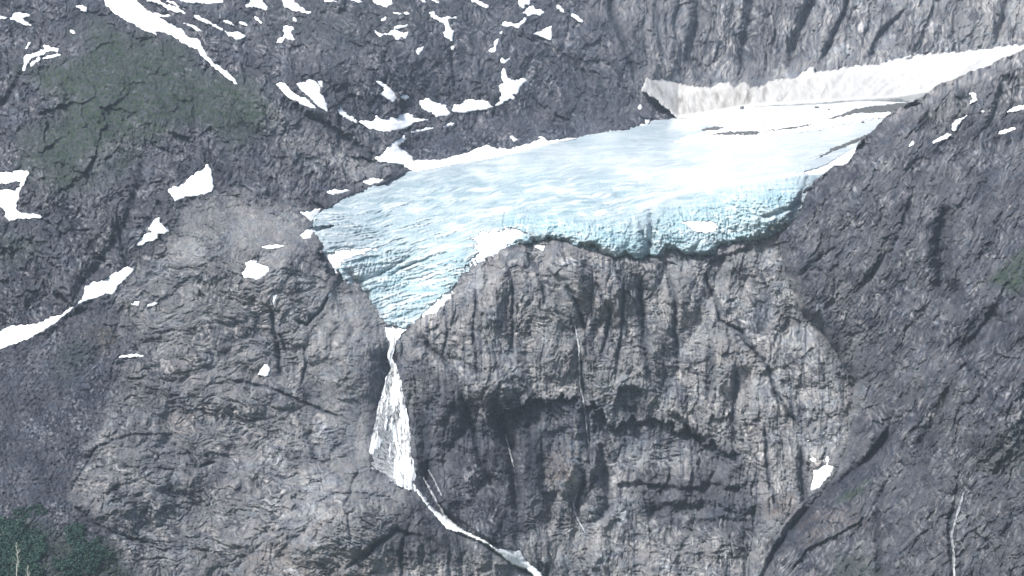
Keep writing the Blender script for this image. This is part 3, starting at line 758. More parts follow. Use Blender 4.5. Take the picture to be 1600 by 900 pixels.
def patch_sd(shape, x, y):
    k, p = shape[0], shape[1]
    if k == 'P': return sdist(x, y, p)
    w = shape[2]
    if len(p) == 1: return w / 2 - np.hypot(x - p[0][0], y - p[0][1])
    d, s_, fr = ldist(x, y, p)
    tp = .55 + .45 * sm(np.minimum(fr, 1 - fr) * 4)
    return w / 2 * tp - d

PENDING = []
def patch(shapes, label, name='snow_patch', cat='snow patch', group=None, layer=None, m=None, thick=1.0, rough=1.0, step=1.0, proud=1.6, parent=None, kind=None, sink=16.0):
    pts = [p for s in shapes for p in s[1]]
    x0 = min(p[0] for p in pts) - 8; x1 = max(p[0] for p in pts) + 8; y0 = min(p[1] for p in pts) - 8; y1 = max(p[1] for p in pts) + 8
    if layer is None:
        cx = sum(p[0] for p in pts) / len(pts); cy = sum(p[1] for p in pts) / len(pts)
        i = int(np.clip((cx - GX0) / STEP, 0, NXG - 1)); j = int(np.clip((cy - GY0) / STEP, 0, NYG - 1))
        layer = 'B' if SB[j, i] > 4 else ('G' if SI[j, i] > 2 else 'A')
    s = (slice(max(0, int((y0 - GY0) / STEP)), min(NYG, int((y1 - GY0) / STEP) + 2)), slice(max(0, int((x0 - GX0) / STEP)), min(NXG, int((x1 - GX0) / STEP) + 2)))
    def sd(X, Y):
        d = patch_sd(shapes[0], X, Y)
        for q in shapes[1:]: d = np.maximum(d, patch_sd(q, X, Y))
        return d + rough * (1.5 * perlin(X / 6.5, Y / 5.0, 801) + .8 * perlin(X / 2.6, Y / 2.4, 802))
    d = sd(PX[s], PY[s])
    for k in LAY: LAY[k][s] += sink * sm(d / 1.6 + .3)
    PENDING.append((sd, x0, x1, y0, y1, label, name, cat, group, layer, m or SNOW, thick, step, proud, parent, kind))

def bilin(A, x, y):
    fx = np.clip((x - GX0) / STEP, 0, NXG - 1.001); fy = np.clip((y - GY0) / STEP, 0, NYG - 1.001)
    i = fx.astype(int); j = fy.astype(int); fx = fx - i; fy = fy - j
    return (A[j, i] * (1 - fx) + A[j, i + 1] * fx) * (1 - fy) + (A[j + 1, i] * (1 - fx) + A[j + 1, i + 1] * fx) * fy

def build_patches():
    for (sd, x0, x1, y0, y1, label, name, cat, group, layer, m, thick, step, proud, parent, kind) in PENDING:
        X, Y = np.meshgrid(np.arange(x0, x1, step, dtype=f32), np.arange(y0, y1, step, dtype=f32))
        d = sd(X, Y)
        D = bilin((BLURF if m in (WATER, TRICKLE) and name != 'cascade' else BLUR)[layer], X, Y) - proud - thick * (np.clip(d, 0, 14) * .22) + 14 * sm(-d / 2.2) + .5 * perlin(X / 9, Y / 5, 811)
        o = grid_mesh(name, X, Y, D, quadmax(d) > -1.6, m, parent=parent)
        if o is None: print('empty patch', label); continue
        if parent is None: tag(o, label, cat, group, kind)

P = lambda *a: ('P', list(a))
L = lambda w, *a: ('L', list(a), w)
GS = 'snow patches left on the mountain'
SNOWS = [
 ([P((160,-30),(163,0),(168,10),(176,18),(190,27),(200,34),(212,39),(225,45),(238,50),(246,49),(258,51),(270,56),(285,66),(298,73),(310,78),(313,85),(322,93),(332,103),(345,114),(358,124),(371,132),(366,124),(356,114),(344,105),(331,95),(321,83),(315,73),(313,64),(308,60),(296,60),(290,55),(287,48),(276,43),(266,37),(256,30),(247,26),(262,27),(266,25),(256,22),(240,21),(232,17),(226,13),(224,8),(215,3),(206,-3),(200,-30)), L(3,(212,39),(226,46),(244,53))], 'longest and widest snow streak running down the gully above the green slope'),
 ([P((222,-10),(232,2),(245,4),(257,10),(264,16),(275,19),(284,20),(292,22),(288,18),(285,14),(278,12),(270,10),(260,7),(250,2),(240,-10)), L(3,(262,2),(272,5),(280,10),(290,14))], 'thin forked snow strip just right of the longest snow streak at the top edge'),
 ([P((270,-10),(283,2),(297,5),(308,4),(317,5),(325,6),(335,5),(348,4),(350,-10))], 'flat snow band cut by the top edge right of the forked strip'),
 ([L(5,(303,24),(315,30),(322,34),(330,37)), L(3,(330,37),(340,42),(347,47))], 'slim diagonal snow sliver between the forked strip and the notched patch'),
 ([P((288,36),(296,37),(303,40),(310,45),(320,50),(312,49),(304,46),(298,42))], 'small wedge of snow just above the lower bend of the longest streak'),
 ([L(3.6,(351,33),(358,35),(365,39))], 'tiny slanting snow dash above the notched patch'),
 ([P((352,49),(358,50),(366,51),(372,49),(378,53),(382,57),(376,61),(370,62),(365,58),(358,56))], 'small notched snow patch right of the slim diagonal sliver'),
 ([L(3.6,(375,35),(385,39))], 'tiny snow dash right above the notched patch, the righthand one of two'),
 ([P((381,7),(390,4),(396,-10),(406,-10),(412,4),(418,11),(417,16),(410,14),(402,11),(393,10),(385,11))], 'rounded snow wedge at the top edge left of the arrow shaped patch'),
 ([P((441,-10),(456,-10),(460,4),(468,10),(478,16),(486,20),(482,22),(472,19),(458,16),(446,11),(444,6))], 'arrow shaped snow patch at the top edge pointing down to the right'),
 ([L(3.6,(399,28),(409,35))], 'tiny snow dash below the rounded snow wedge'),
 ([P((443,41),(449,40),(455,41),(458,43),(458,47),(454,50),(456,55),(461,62),(452,62),(446,60),(442,65),(440,68),(434,66),(435,61),(442,57),(444,50),(441,47)), L(4,(460,30),(462,33))], 'snow patch shaped like a crowned bird below the arrow shaped patch'),
 ([L(3.2,(507,1),(526,2))], 'short level snow line at the top edge right of the arrow shaped patch'),
 ([P((541,-10),(550,1),(560,4),(565,3),(558,-2),(557,-10))], 'small slanting snow tip at the top edge left of the broad triangular snow'),
 ([P((578,-10),(586,5),(596,9),(605,11),(613,6),(612,-10))], 'broad triangular snow at the top edge above the bow tie patch'),
 ([L(4.5,(598,32),(602,28))], 'small snow dot between the triangular snow and the bow tie patch'),
 ([P((586,48),(590,51),(597,53),(610,50),(617,46),(622,50),(630,52),(638,50),(636,57),(634,60),(627,58),(623,62),(618,60),(612,55),(600,54),(595,58),(590,55)), L(3,(618,43),(628,42),(636,39))], 'bow tie shaped snow patch on the dark rock below the top edge'),
 ([L(3,(616,20),(626,21)), L(3,(631,20),(642,21))], 'broken level snow line above the bow tie patch'),
 ([P((672,20),(677,19),(680,23),(688,27),(697,27),(713,26),(713,29),(699,30),(701,35),(703,43),(706,48),(709,49),(707,57),(706,64),(702,62),(695,57),(693,52),(695,49),(697,42),(694,36),(688,34),(682,30),(675,26))], 'hook shaped snow patch with a side arm pointing right'),
 ([P((647,78),(655,76),(661,74),(660,79),(656,82),(654,87),(651,82))], 'small lone star shaped snow patch below the bow tie patch'),
 ([L(5,(708,74),(708,76))], 'small round snow spot just below the hook shaped patch'),
 ([L(5.5,(732,-3),(748,4),(755,8),(763,11))], 'slanting snow strip at the top edge above the pale rocks'),
 ([L(4,(655,-3),(664,3)), L(4,(675,-2),(685,4))], 'pair of joined snow tips at the top edge right of the triangular snow'),
 ([P((807,-10),(829,-10),(828,3),(826,7),(820,8),(818,13),(813,10),(811,5))], 'ragged snow block at the top edge, uppermost of the chain above the forked snow gully'),
 ([P((828,11),(833,10),(838,15),(846,15),(850,20),(845,24),(838,22),(830,23),(825,25),(819,20))], 'ragged snow patch right below the block at the top edge'),
 ([P((779,38),(790,35),(797,35),(806,38),(811,37),(812,32),(820,28),(824,30),(820,35),(814,39),(810,44),(800,41),(790,41))], 'boomerang shaped snow patch on the rim above the round spot'),
 ([L(8.5,(783,51),(783.5,51))], 'round snow spot between the boomerang patch and the spoon shaped one'),
 ([P((778,59),(781,60),(777,68),(775,76),(775,80),(768,83),(764,79),(768,76),(771,72),(772,65))], 'spoon shaped snow patch hanging below the round spot'),
 ([P((782,88),(788,91),(797,90),(797,93),(790,97),(786,100),(782,95))], 'small heart shaped snow patch above the forked snow gully'),
 ([P((785,104),(789,107),(792,117),(793,122),(800,125),(810,125),(818,122),(822,126),(814,134),(810,140),(808,147),(801,148),(805,151),(802,155),(795,155),(788,159),(783,162),(782,155),(785,150),(782,143),(780,135),(785,128),(784,118)), L(3.5,(774,165),(786,159))], 'snow filling the forked gully, narrow above and broad at its foot'),
 ([P((834,52),(843,51),(852,44),(862,41),(861,62),(850,59))], 'sharp triangular snow patch on the brown grey shoulder'),
 ([L(3.2,(871,10),(876,13),(881,19))], 'thin snow dash left of the bluish headwall, the upper of two'),
 ([L(4.5,(895,24),(902,28),(909,34))], 'thin snow dash left of the bluish headwall, the lower of two'),
 ([P((432,132),(438,129),(445,130),(452,138),(462,147),(475,152),(484,159),(495,169),(490,170),(475,165),(462,157),(450,153),(445,146),(438,138))], 'left of two slanting snow slabs side by side, the narrower one'),
 ([P((463,131),(472,129),(480,129),(482,124),(492,125),(496,130),(501,138),(500,146),(505,150),(508,156),(511,165),(511,174),(505,171),(497,166),(490,158),(480,148),(470,140)), P((495,125),(504,124),(505,138),(500,134))], 'right of two slanting snow slabs side by side, the broader one'),
 ([L(6.5,(528,170),(535,177),(545,184),(556,189))], 'narrow snow finger left of the long ragged snow drift'),
 ([P((585,126),(590,126),(598,130),(607,136),(615,143),(623,154),(617,155),(615,160),(608,156),(598,150),(593,146),(600,142),(601,137),(593,132))], 'curved snow patch under the dark rock wall shaped like a claw'),
 ([L(4.2,(627,151),(638,152))], 'short snow dash right of the claw shaped patch'),
 ([P((562,190),(570,189),(580,190),(588,187),(588,181),(595,186),(605,187),(610,183),(622,184),(624,180),(638,177),(646,180),(644,184),(655,187),(669,187),(650,191),(640,196),(628,202),(605,206),(590,204),(575,200))], 'long ragged snow drift, lowest and leftmost of three under the dark rock wall'),
 ([P((655,160),(662,157),(670,153),(678,160),(687,163),(697,165),(700,172),(706,177),(700,180),(690,181),(682,183),(675,176),(666,174),(660,170))], 'ragged snow drift in the middle of three under the dark rock wall'),
 ([P((704,173),(710,165),(722,163),(728,157),(738,155),(750,157),(762,158),(771,166),(760,171),(748,171),(735,173),(724,177),(712,175))], 'ragged snow drift, rightmost of three under the dark rock wall'),
 ([L(4,(644,206),(660,203),(676,200))], 'thin level snow line on the moraine below the ragged drifts'),
 ([L(4.2,(694,197),(709,193))], 'short snow line on the moraine right of the thin level one'),
 ([P((797,213),(801,211),(805,217),(810,219),(803,221))], 'small snow fleck on the moraine above the white glacier fringe'),
 ([P((569,284),(578,280),(588,279),(606,279),(592,286),(575,290))], 'small snow patch on the glacier margin, upper of two on its upper left'),
 ([P((508,301),(520,297),(550,297),(535,302),(520,305))], 'small snow patch on the glacier margin, lower of two on its upper left'),
 ([P((826,380),(836,381),(852,383),(849,394),(840,388))], 'small snow triangle on the cliff top below the ice'),
 ([P((262,296),(275,291),(288,287),(297,277),(308,268),(320,263),(324,257),(329,264),(331,275),(333,290),(331,299),(318,304),(300,307),(290,308),(280,312),(273,315),(268,305))], 'large fin shaped snow patch on the left slope'),
 ([P((211,384),(219,373),(228,366),(237,362),(232,358),(236,352),(242,344),(249,340),(250,347),(255,354),(263,351),(264,360),(258,366),(246,365),(246,372),(240,376),(228,379),(222,383))], 'twisted snow patch below the large fin shaped one'),
 ([P((378,427),(385,418),(384,410),(392,407),(402,409),(398,412),(408,413),(418,416),(421,423),(414,431),(401,438),(392,434),(382,435))], 'star shaped snow patch on the grey slabs left of the glacier'),
 ([L(5,(411,386),(425,386),(442,384))], 'short double snow bar above the star shaped patch'),
 ([P((426,462),(432,461),(431,470),(427,479))], 'small upright snow teardrop below the star shaped patch'),
 ([P((403,586),(408,578),(412,571),(418,569),(422,577),(419,587),(410,588))], 'small snow patch on the slabs left of the waterfall'),
 ([L(4,(188,558),(205,556),(223,556))], 'thin level snow dash on the lower left slabs'),
 ([P((203,474),(210,470),(218,472),(216,477),(208,477))], 'left of two small snow specks on the dark slabs'),
 ([L(4.2,(232,478),(245,474))], 'right of two small snow specks on the dark slabs'),
 ([P((-40,525),(0,519),(10,513),(20,508),(45,508),(65,503),(80,495),(92,493),(94,498),(85,506),(70,515),(50,527),(30,535),(15,540),(2,545),(-40,560)), L(3.5,(92,498),(105,487),(120,477))], 'long white snow tongue at the left edge tapering up the gully'),
 ([P((118,477),(128,468),(132,458),(134,450),(145,442),(165,435),(185,423),(200,418),(210,416),(206,426),(196,435),(186,445),(176,460),(165,459),(150,465),(135,470),(124,475))], 'leaf shaped snow field in the gully above the long snow tongue'),
 ([P((-40,270),(0,270),(15,268),(32,267),(48,269),(42,276),(37,288),(31,298),(30,308),(26,318),(25,327),(32,332),(45,334),(62,336),(65,340),(50,341),(30,342),(15,345),(9,340),(10,332),(2,324),(-40,320),(-40,298),(0,299),(8,296),(20,297),(30,290),(34,283),(25,283),(15,287),(0,287),(-40,287))], 'hollow S shaped snow patch at the left edge'),
 ([P((-30,24),(0,25),(8,27),(12,28),(5,30),(-30,28))], 'thin snow strip at the upper left edge beside the fish shaped patch'),
 ([P((16,28),(20,22),(30,19),(38,22),(47,24),(44,27),(33,27),(35,31),(43,36),(48,39),(42,40),(33,37),(26,33),(18,31))], 'fish shaped snow patch near the upper left corner'),
 ([P((38,88),(45,85),(58,82),(62,78),(68,79),(72,76),(66,73),(70,70),(78,73),(84,74),(92,77),(90,81),(80,80),(72,82),(68,87),(62,87),(55,88),(48,93),(42,100),(39,111),(36,110)), L(5,(49,102),(57,95),(61,91)), L(4.5,(70,91),(82,88),(93,86)), L(2.8,(41,76),(47,66))], 'claw marked cluster of snow beside the green slope on the left'),
 ([P((117,8),(127,9),(135,12),(135,18),(128,16))], 'small snow chip left of the head of the longest streak'),
 ([L(4,(111,48),(116,51))], 'tiny snow dot above the claw marked cluster'),
 ([P((1515,145),(1526,145),(1524,152),(1528,157),(1516,162),(1521,154))], 'small hourglass shaped snow patch on the right ridge'),
 ([P((1488,194),(1492,189),(1505,184),(1511,181),(1504,187),(1497,195),(1491,206),(1488,204))], 'flag shaped snow patch high on the right ridge'),
 ([L(5.5,(1459,222),(1472,216),(1485,210))], 'snow dash just below the flag shaped patch on the right ridge'),
 ([P((1571,176),(1585,168),(1605,162),(1640,158),(1640,166),(1600,171),(1585,174))], 'snow wedge cut by the right edge of the ridge'),
 ([L(5.5,(1562,208),(1573,205),(1585,200))], 'snow dash below the wedge at the right edge'),
 ([L(4,(1421,228),(1427,222))], 'tiny snow fleck on the ridge nearest to the glacier'),
 ([L(3.6,(1535,174),(1537,174))], 'tiny snow dot on the right ridge below the hourglass patch'),
 ([P((1267,767),(1268,757),(1272,745),(1272,735),(1280,729),(1290,726),(1305,729),(1300,736),(1296,745),(1287,753),(1280,762)), L(2,(1294,722),(1290,732))], 'bright shoe shaped snow patch at the foot of the lower cliff'),
 ([L(7,(1268,718),(1274,720))], 'left of two snow dots above the shoe shaped patch'),
 ([L(7.5,(1293,716),(1293,720))], 'right of two snow dots above the shoe shaped patch'),
 ([L(3.4,(1263,688),(1264,689))], 'tiny snow crumb at the foot of the dark crack above the two dots'),
 ([P((992,197),(1000,193),(1008,193),(1009,186),(1015,186),(1015,194),(1004,197))], 'small thumb shaped snow patch standing on the upper edge of the ice'),
 ([L(5,(1000,165),(1001,170))], 'small snow fleck on the rock left of the grimy snow bank'),
 ([L(7,(1206,357),(1209,358))], 'small snow lump between the ice and the right ridge'),
 ([L(3.5,(844,214),(856,221))], 'thin snow splinter touching the white glacier fringe'),
 ([L(4,(513,463),(517,459))], 'tiny snow fleck on the rim of the smooth slab under the ice'),
]
ON_ICE = [
 ([P((586,246),(592,243),(601,240),(605,231),(615,222),(632,213),(633,217),(622,226),(624,233),(634,238),(642,246),(646,252),(670,251),(690,250),(712,244),(730,241),(745,233),(760,229),(775,233),(795,234),(812,229),(830,224),(845,218),(858,221),(875,218),(900,216),(870,223),(800,241),(750,251),(700,260),(648,269),(640,264),(628,257),(605,254),(592,252))], 'white snow fringe along the upper left margin of the glacier with a hooked end', 'A', 1.0, 7.0),
 ([P((469,332),(485,329),(502,326),(498,334),(490,341),(486,347),(478,339))], 'small snow tip on the left margin of the ice, upper of two', 'A'),
 ([P((470,368),(480,358),(490,355),(530,351),(510,358),(490,364),(484,373),(476,373))], 'small snow tip on the left margin of the ice, lower of two', 'A'),
 ([P((497,397),(510,396),(530,392),(555,390),(595,387),(565,397),(545,404),(534,412),(529,422),(525,434),(516,429),(510,425),(509,412),(500,408))], 'thick white snow apron on the left corner of the ice tongue', 'G', 2.2),
 ([P((740,373),(750,366),(760,361),(780,361),(790,357),(808,356),(822,366),(812,371),(805,379),(790,387),(775,397),(755,408),(733,419),(727,419),(740,405),(748,395),(741,388),(745,380))], 'white snow heap on the ice above the top of the cliff', 'G', 3.2),
 ([P((713,444),(703,455),(690,462),(675,478),(662,490),(653,502),(668,492),(685,491),(695,486),(700,476),(709,465),(708,457))], 'white snow ribbon along the right side of the ice tongue', 'G'),
 ([P((601,510),(612,508),(622,511),(636,515),(627,521),(622,531),(617,537),(610,534),(604,525))], 'white snow plug at the foot of the ice tongue above the waterfall', 'A'),
 ([P((1255,269),(1290,259),(1320,241),(1350,222),(1360,225),(1335,258),(1330,272),(1300,270),(1270,274))], 'white snow apron on the right margin of the glacier beside the ridge', 'G'),
 ([P((1063,347),(1080,346),(1110,346),(1123,353),(1118,361),(1105,365),(1085,361),(1075,353))], 'white snow lens in the middle of the blue ice front', 'G'),
 ([P((1055,222),(1080,212),(1105,205),(1190,195),(1300,178),(1400,165),(1440,160),(1440,172),(1400,182),(1340,188),(1290,200),(1200,214),(1120,225)),], 'broad white snow sheet around the debris stripe on the upper glacier', 'G', 2.5),
]
for sh, lab in SNOWS: patch(sh, lab, group=GS)
for sh, lab, ly, *rg in ON_ICE: patch(sh, lab, group='snow lying on the glacier edge', layer=ly, thick=.5, rough=rg[0] if rg else 1.0, proud=rg[1] if len(rg) > 1 else 1.6)
patch([P((1112,210),(1130,206),(1155,205),(1185,204),(1190,207),(1180,211),(1150,212),(1130,212))], 'dark debris lens on the upper glacier, the broadest left one', 'debris_band', 'debris', 'debris stripes on the glacier', 'G', DEBRIS, .4, 1.3, 1.0, 2.6, sink=0)
patch([P((1098,203),(1108,199),(1130,199),(1120,203))], 'small dark debris streak above the broad left debris lens', 'debris_band', 'debris', 'debris stripes on the glacier', 'G', DEBRIS, .4, 1.3, 1.0, 2.6, sink=0)
patch([L(4,(1193,205),(1215,202),(1240,199),(1262,195),(1285,189)), P((1280,190),(1300,183),(1325,175),(1345,168),(1380,164),(1420,160),(1420,172),(1395,176),(1365,176),(1340,177),(1310,184))], 'long dark debris stripe running up the glacier to the right ridge', 'debris_band', 'debris', 'debris stripes on the glacier', 'G', DEBRIS, .4, 1.3, 1.0, 2.6, sink=0)
patch([L(5,(1260,250),(1280,244),(1300,235),(1325,225),(1350,215),(1370,206))], 'dark curved debris stripe below the long one near the ridge', 'debris_band', 'debris', 'debris stripes on the glacier', 'G', DEBRIS, .4, 1.1, 1.0, 3.0, sink=0)
patch([L(2.6,(1380,156),(1400,153),(1415,152))], 'thin dark debris line highest up near the ridge', 'debris_band', 'debris', 'debris stripes on the glacier', 'G', DEBRIS, .3, .5, 1.0, 2.2, sink=0)

# streams
for ln, w, lab in [
  ([(896,500),(900,515),(905,545),(905,570),(906,600),(912,625),(915,650),(918,680),(920,692)], 2.6, 'thin white meltwater stream falling down the middle of the lower cliff'),
  ([(901,772),(896,785),(897,800),(905,815),(914,832)], 2.6, 'thin white stream continuing at the foot of the cliff, curved like a hook'),
  ([(661,745),(672,765),(684,788),(695,806),(704,815)], 2.6, 'thin straight stream right of the waterfall foot'),
  ([(670,735),(680,753),(690,775)], 1.6, 'faint short water trickle beside the thin straight stream'),
  ([(1505,770),(1500,790),(1492,815),(1487,838),(1490,860),(1491,900),(1492,940)], 3.4, 'pale stream running down the dark right ridge to the bottom edge'),
  ([(790,680),(797,705),(803,730)], 1.7, 'faint pale water line in the dark left part of the lower cliff')]:
    patch([L(w * .85, *ln)], lab, 'mountain_stream', 'stream', 'thin meltwater streams', None, TRICKLE, .6, .75, .8, 1.4)
patch([L(2.2,(652,766),(660,778),(668,789)), P((668,790),(678,799),(690,806),(705,817),(724,832),(710,830),(698,825),(690,816))], 'short white cascade between the waterfall foot and the lower cascade', 'cascade', 'cascade', 'white cascades in the gully', 'A', WATER, 1.4, .8, 1.0, 7)
patch([L(2,(722,831),(742,840),(762,849)), P((760,848),(775,857),(795,859),(812,862),(820,875),(828,882),(842,893),(870,930),(850,930),(838,903),(822,887),(810,884),(798,879),(785,868))], 'long white cascade leaving the gully at the bottom edge', 'cascade', 'cascade', 'white cascades in the gully', 'A', WATER, 1.4, .8, 1.0, 7)

# ------------------------------------------------------------------ build rock
for k in LAY: pass
ROCK_A, GLAC, ROCK_B = LAY['A'], LAY['G'], LAY['B']
coatA = [('coat', [VEG, WET_SHADE, PALE]), ('stone', [DARK, WARM, GRAIN])]
keepA = (quadmax(SB) < 46) & (quadmin(SI) < 26)
reg = np.zeros(PX.shape, np.int8)
qx, qy = PX[:-1, :-1], PY[:-1, :-1]
wq = (wob[:-1, :-1] * 2)
head = ((sdist(qx, qy, [(880,-90),(905,-10),(960,60),(985,100),(1003,118),(1012,128),(1050,150),(1120,210),(1750,230),(1750,-120),(880,-120)]) + wq) > 0)
lowc = ((sdist(qx, qy, [(612,520),(618,560),(640,600),(655,700),(650,760),(690,806),(765,850),(850,905),(890,1000),(1800,1000),(1800,500),(1300,300),(1120,330),(900,330),(780,350),(700,420)]) + wq) > 0) & ~head
slabs = ((sdist(qx, qy, [(-120,555),(0,545),(90,500),(125,475),(210,425),(270,320),(335,300),(460,310),(560,330),(660,450),(640,800),(900,1010),(-120,1010)]) + wq) > 0) & ~head & ~lowc
upper = ~head & ~lowc & ~slabs
for nm, k, lab in (('headwall', head, 'steep bluish grey headwall behind the glacier'), ('cliff', lowc, 'pale grey cliff under the glacier right of the waterfall'),
                   ('rock_slabs', slabs, 'rounded grey rock slabs left of the waterfall'), ('mountain_slope', upper, 'dark craggy mountain slope above and left of the glacier')):
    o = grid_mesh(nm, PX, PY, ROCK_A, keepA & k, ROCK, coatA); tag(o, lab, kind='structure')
WET_SHADE_B = WET_SHADE
coatB = [('coat', [VEG, WET_SHADE_B, PALE * (1 - M_BUTT)]), ('stone', [DARK, WARM, GRAIN])]
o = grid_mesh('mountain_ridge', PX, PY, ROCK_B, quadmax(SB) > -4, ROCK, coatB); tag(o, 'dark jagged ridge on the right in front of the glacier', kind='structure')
print('rock', time.time() - T0)

# ------------------------------------------------------------------ build glacier
blue = np.clip(.42 + .6 * FRONT + .4 * TONG, 0, 1) * (1 - UP * .9)
blue = np.clip(blue * (1 - .65 * sm((640 - PX) / 120) * sm((430 - PY) / 60)) * (.8 + .35 * fbm(PX, PY, 60, 3, 901)), 0, 1)
snw = np.clip(.95 * poly_mask([(1055,178),(1250,150),(1480,130),(1480,168),(1400,180),(1250,190),(1120,198),(1040,205)], 18, 6) + .3 * poly_mask([(1150,215),(1400,180),(1340,262),(1150,285),(1000,300)], 40, 10) + .38 * poly_mask([(640,262),(900,214),(1060,188),(1450,150),(1400,230),(1260,275),(1100,296),(1030,300),(900,262),(760,262)], 70, 20) * (.5 + .9 * sm(fbm(PX, PY * 3, 160, 4, 911) + .5)), 0, 1)
ln = [(1000,322),(1060,302),(1130,288),(1200,278),(1262,270)]
d_, s_, f_ = ldist(PX, PY, ln); snw = np.maximum(snw, np.exp(-(d_ / 5) ** 2) * .9)
grey_spots = np.zeros(PX.shape, f32)  # grey darkening along the caves, right corner and lower edges
for ln, w, k in [([(1002,350),(1016,380),(1030,400)], 14, .5), ([(1262,285),(1245,330),(1215,352),(1170,378)], 9, 1.0), ([(1018,335),(1018,370),(1014,408)], 6, .7), ([(1180,345),(1230,325)], 6, .6), ([(545,425),(570,455),(598,500)], 5, .6), ([(830,366),(880,374),(940,386)], 6, .55), ([(950,395),(1000,400)], 8, .4), ([(1100,398),(1180,372)], 5, .5), ([(520,392),(560,386)],3,.3)]:
    s = bounds(ln, w * 3); d_, s_, f_ = ldist(PX[s], PY[s], ln); grey_spots[s] = np.maximum(grey_spots[s], k * np.exp(-(d_ / w) ** 2))
o = grid_mesh('glacier', PX, PY, GLAC, (quadmax(SI) > -3) & (quadmax(SB) < 34), ICEM, [('ice', [blue, snw, grey_spots]), ('bands', [OG[0], OG[1]])])
tag(o, 'pale blue hanging glacier with a broken blue ice front above the cliff', 'glacier')

# grimy snow bank at the foot of the headwall
BK = [(1004,142),(1007,128),(1012,112),(1020,109),(1040,117),(1050,122),(1065,131),(1085,137),(1102,137),(1110,138),(1125,132),(1137,131),(1150,137),(1161,130),(1175,137),(1187,138),(1200,130),(1215,126),(1240,124),(1252,117),(1262,110),(1272,105),(1276,114),(1300,111),(1330,104),(1352,101),(1362,103),(1382,99),(1400,92),(1425,88),(1460,85),(1500,82),(1560,74),(1600,65),(1720,40),(1720,120),(1560,150),(1450,168),(1400,160),(1300,164),(1200,170),(1130,180),(1080,190),(1060,190),(1050,176),(1030,160)]
def bank():
    X, Y = np.meshgrid(np.arange(990, 1690, 1.3, dtype=f32), np.arange(30, 200, 1.3, dtype=f32))
    d = sdist(X, Y, BK) + 2.6 * perlin(X / 9, Y / 9, 921) + 1.6 * perlin(X / 4, Y / 4, 922)
    base = bilin(box_blur(BASE, 6), X, Y)
    bot = np.interp(X, [1000, 1060, 1100, 1180, 1300, 1400, 1700], [150, 184, 178, 165, 158, 152, 100])
    h = np.clip((bot - Y) / 40, 0, 1.4)                           # 0 at the glacier, 1 at the top of the bank
    flo = np.interp(X, [1000, 1060, 1180, 1300, 1450, 1700], [3850, 3858, 3800, 3765, 3790, 3850])
    D = flo + 60 * h + 30 * h * h - 60 * 0
    wx = X + 22 * perlin(X / 70, Y / 60, 923) + 9 * perlin(X / 24, Y / 40, 929) + (Y - 100) * np.interp(X, [1000, 1100, 1250, 1400], [-.8, 0, 1.1, 1.3])
    fl = -(3 + 7 * sm(perlin(X / 50, Y / 90, 931) + .4)) * np.abs(perlin(wx / 30, Y / 90, 924)) - 3 * sm(perlin(X / 28, Y / 40, 932) * 2) * ridged(wx / 11, Y / 60, 925) - 1 * perlin(X / 6, Y / 6, 926)
    D = D + fl * sm(h * 3) + 60 * sm(-d / 3) - 3 * sm(d / 5)
    D = np.minimum(D, base + 12)
    D = D + 60 * sm(-d / 3)
    gr = np.clip(np.interp(X, [1000, 1020, 1120, 1220, 1300, 1500], [.45, .75, 1.0, .8, .4, .1]) * sm((h - .02) * 8) * (1 - .5 * sm((h - .7) / .4)) * (.75 + .5 * perlin(wx / 14, Y / 60, 927)), 0, 1)
    o = grid_mesh('snow_bank', X, Y, D, quadmax(d) > -2, BANK, [('grime', [gr, gr])])
    tag(o, 'grimy beige and white snow bank with fluted face below the headwall', 'snow bank')
bank()
build_patches()
print('patches', time.time() - T0)

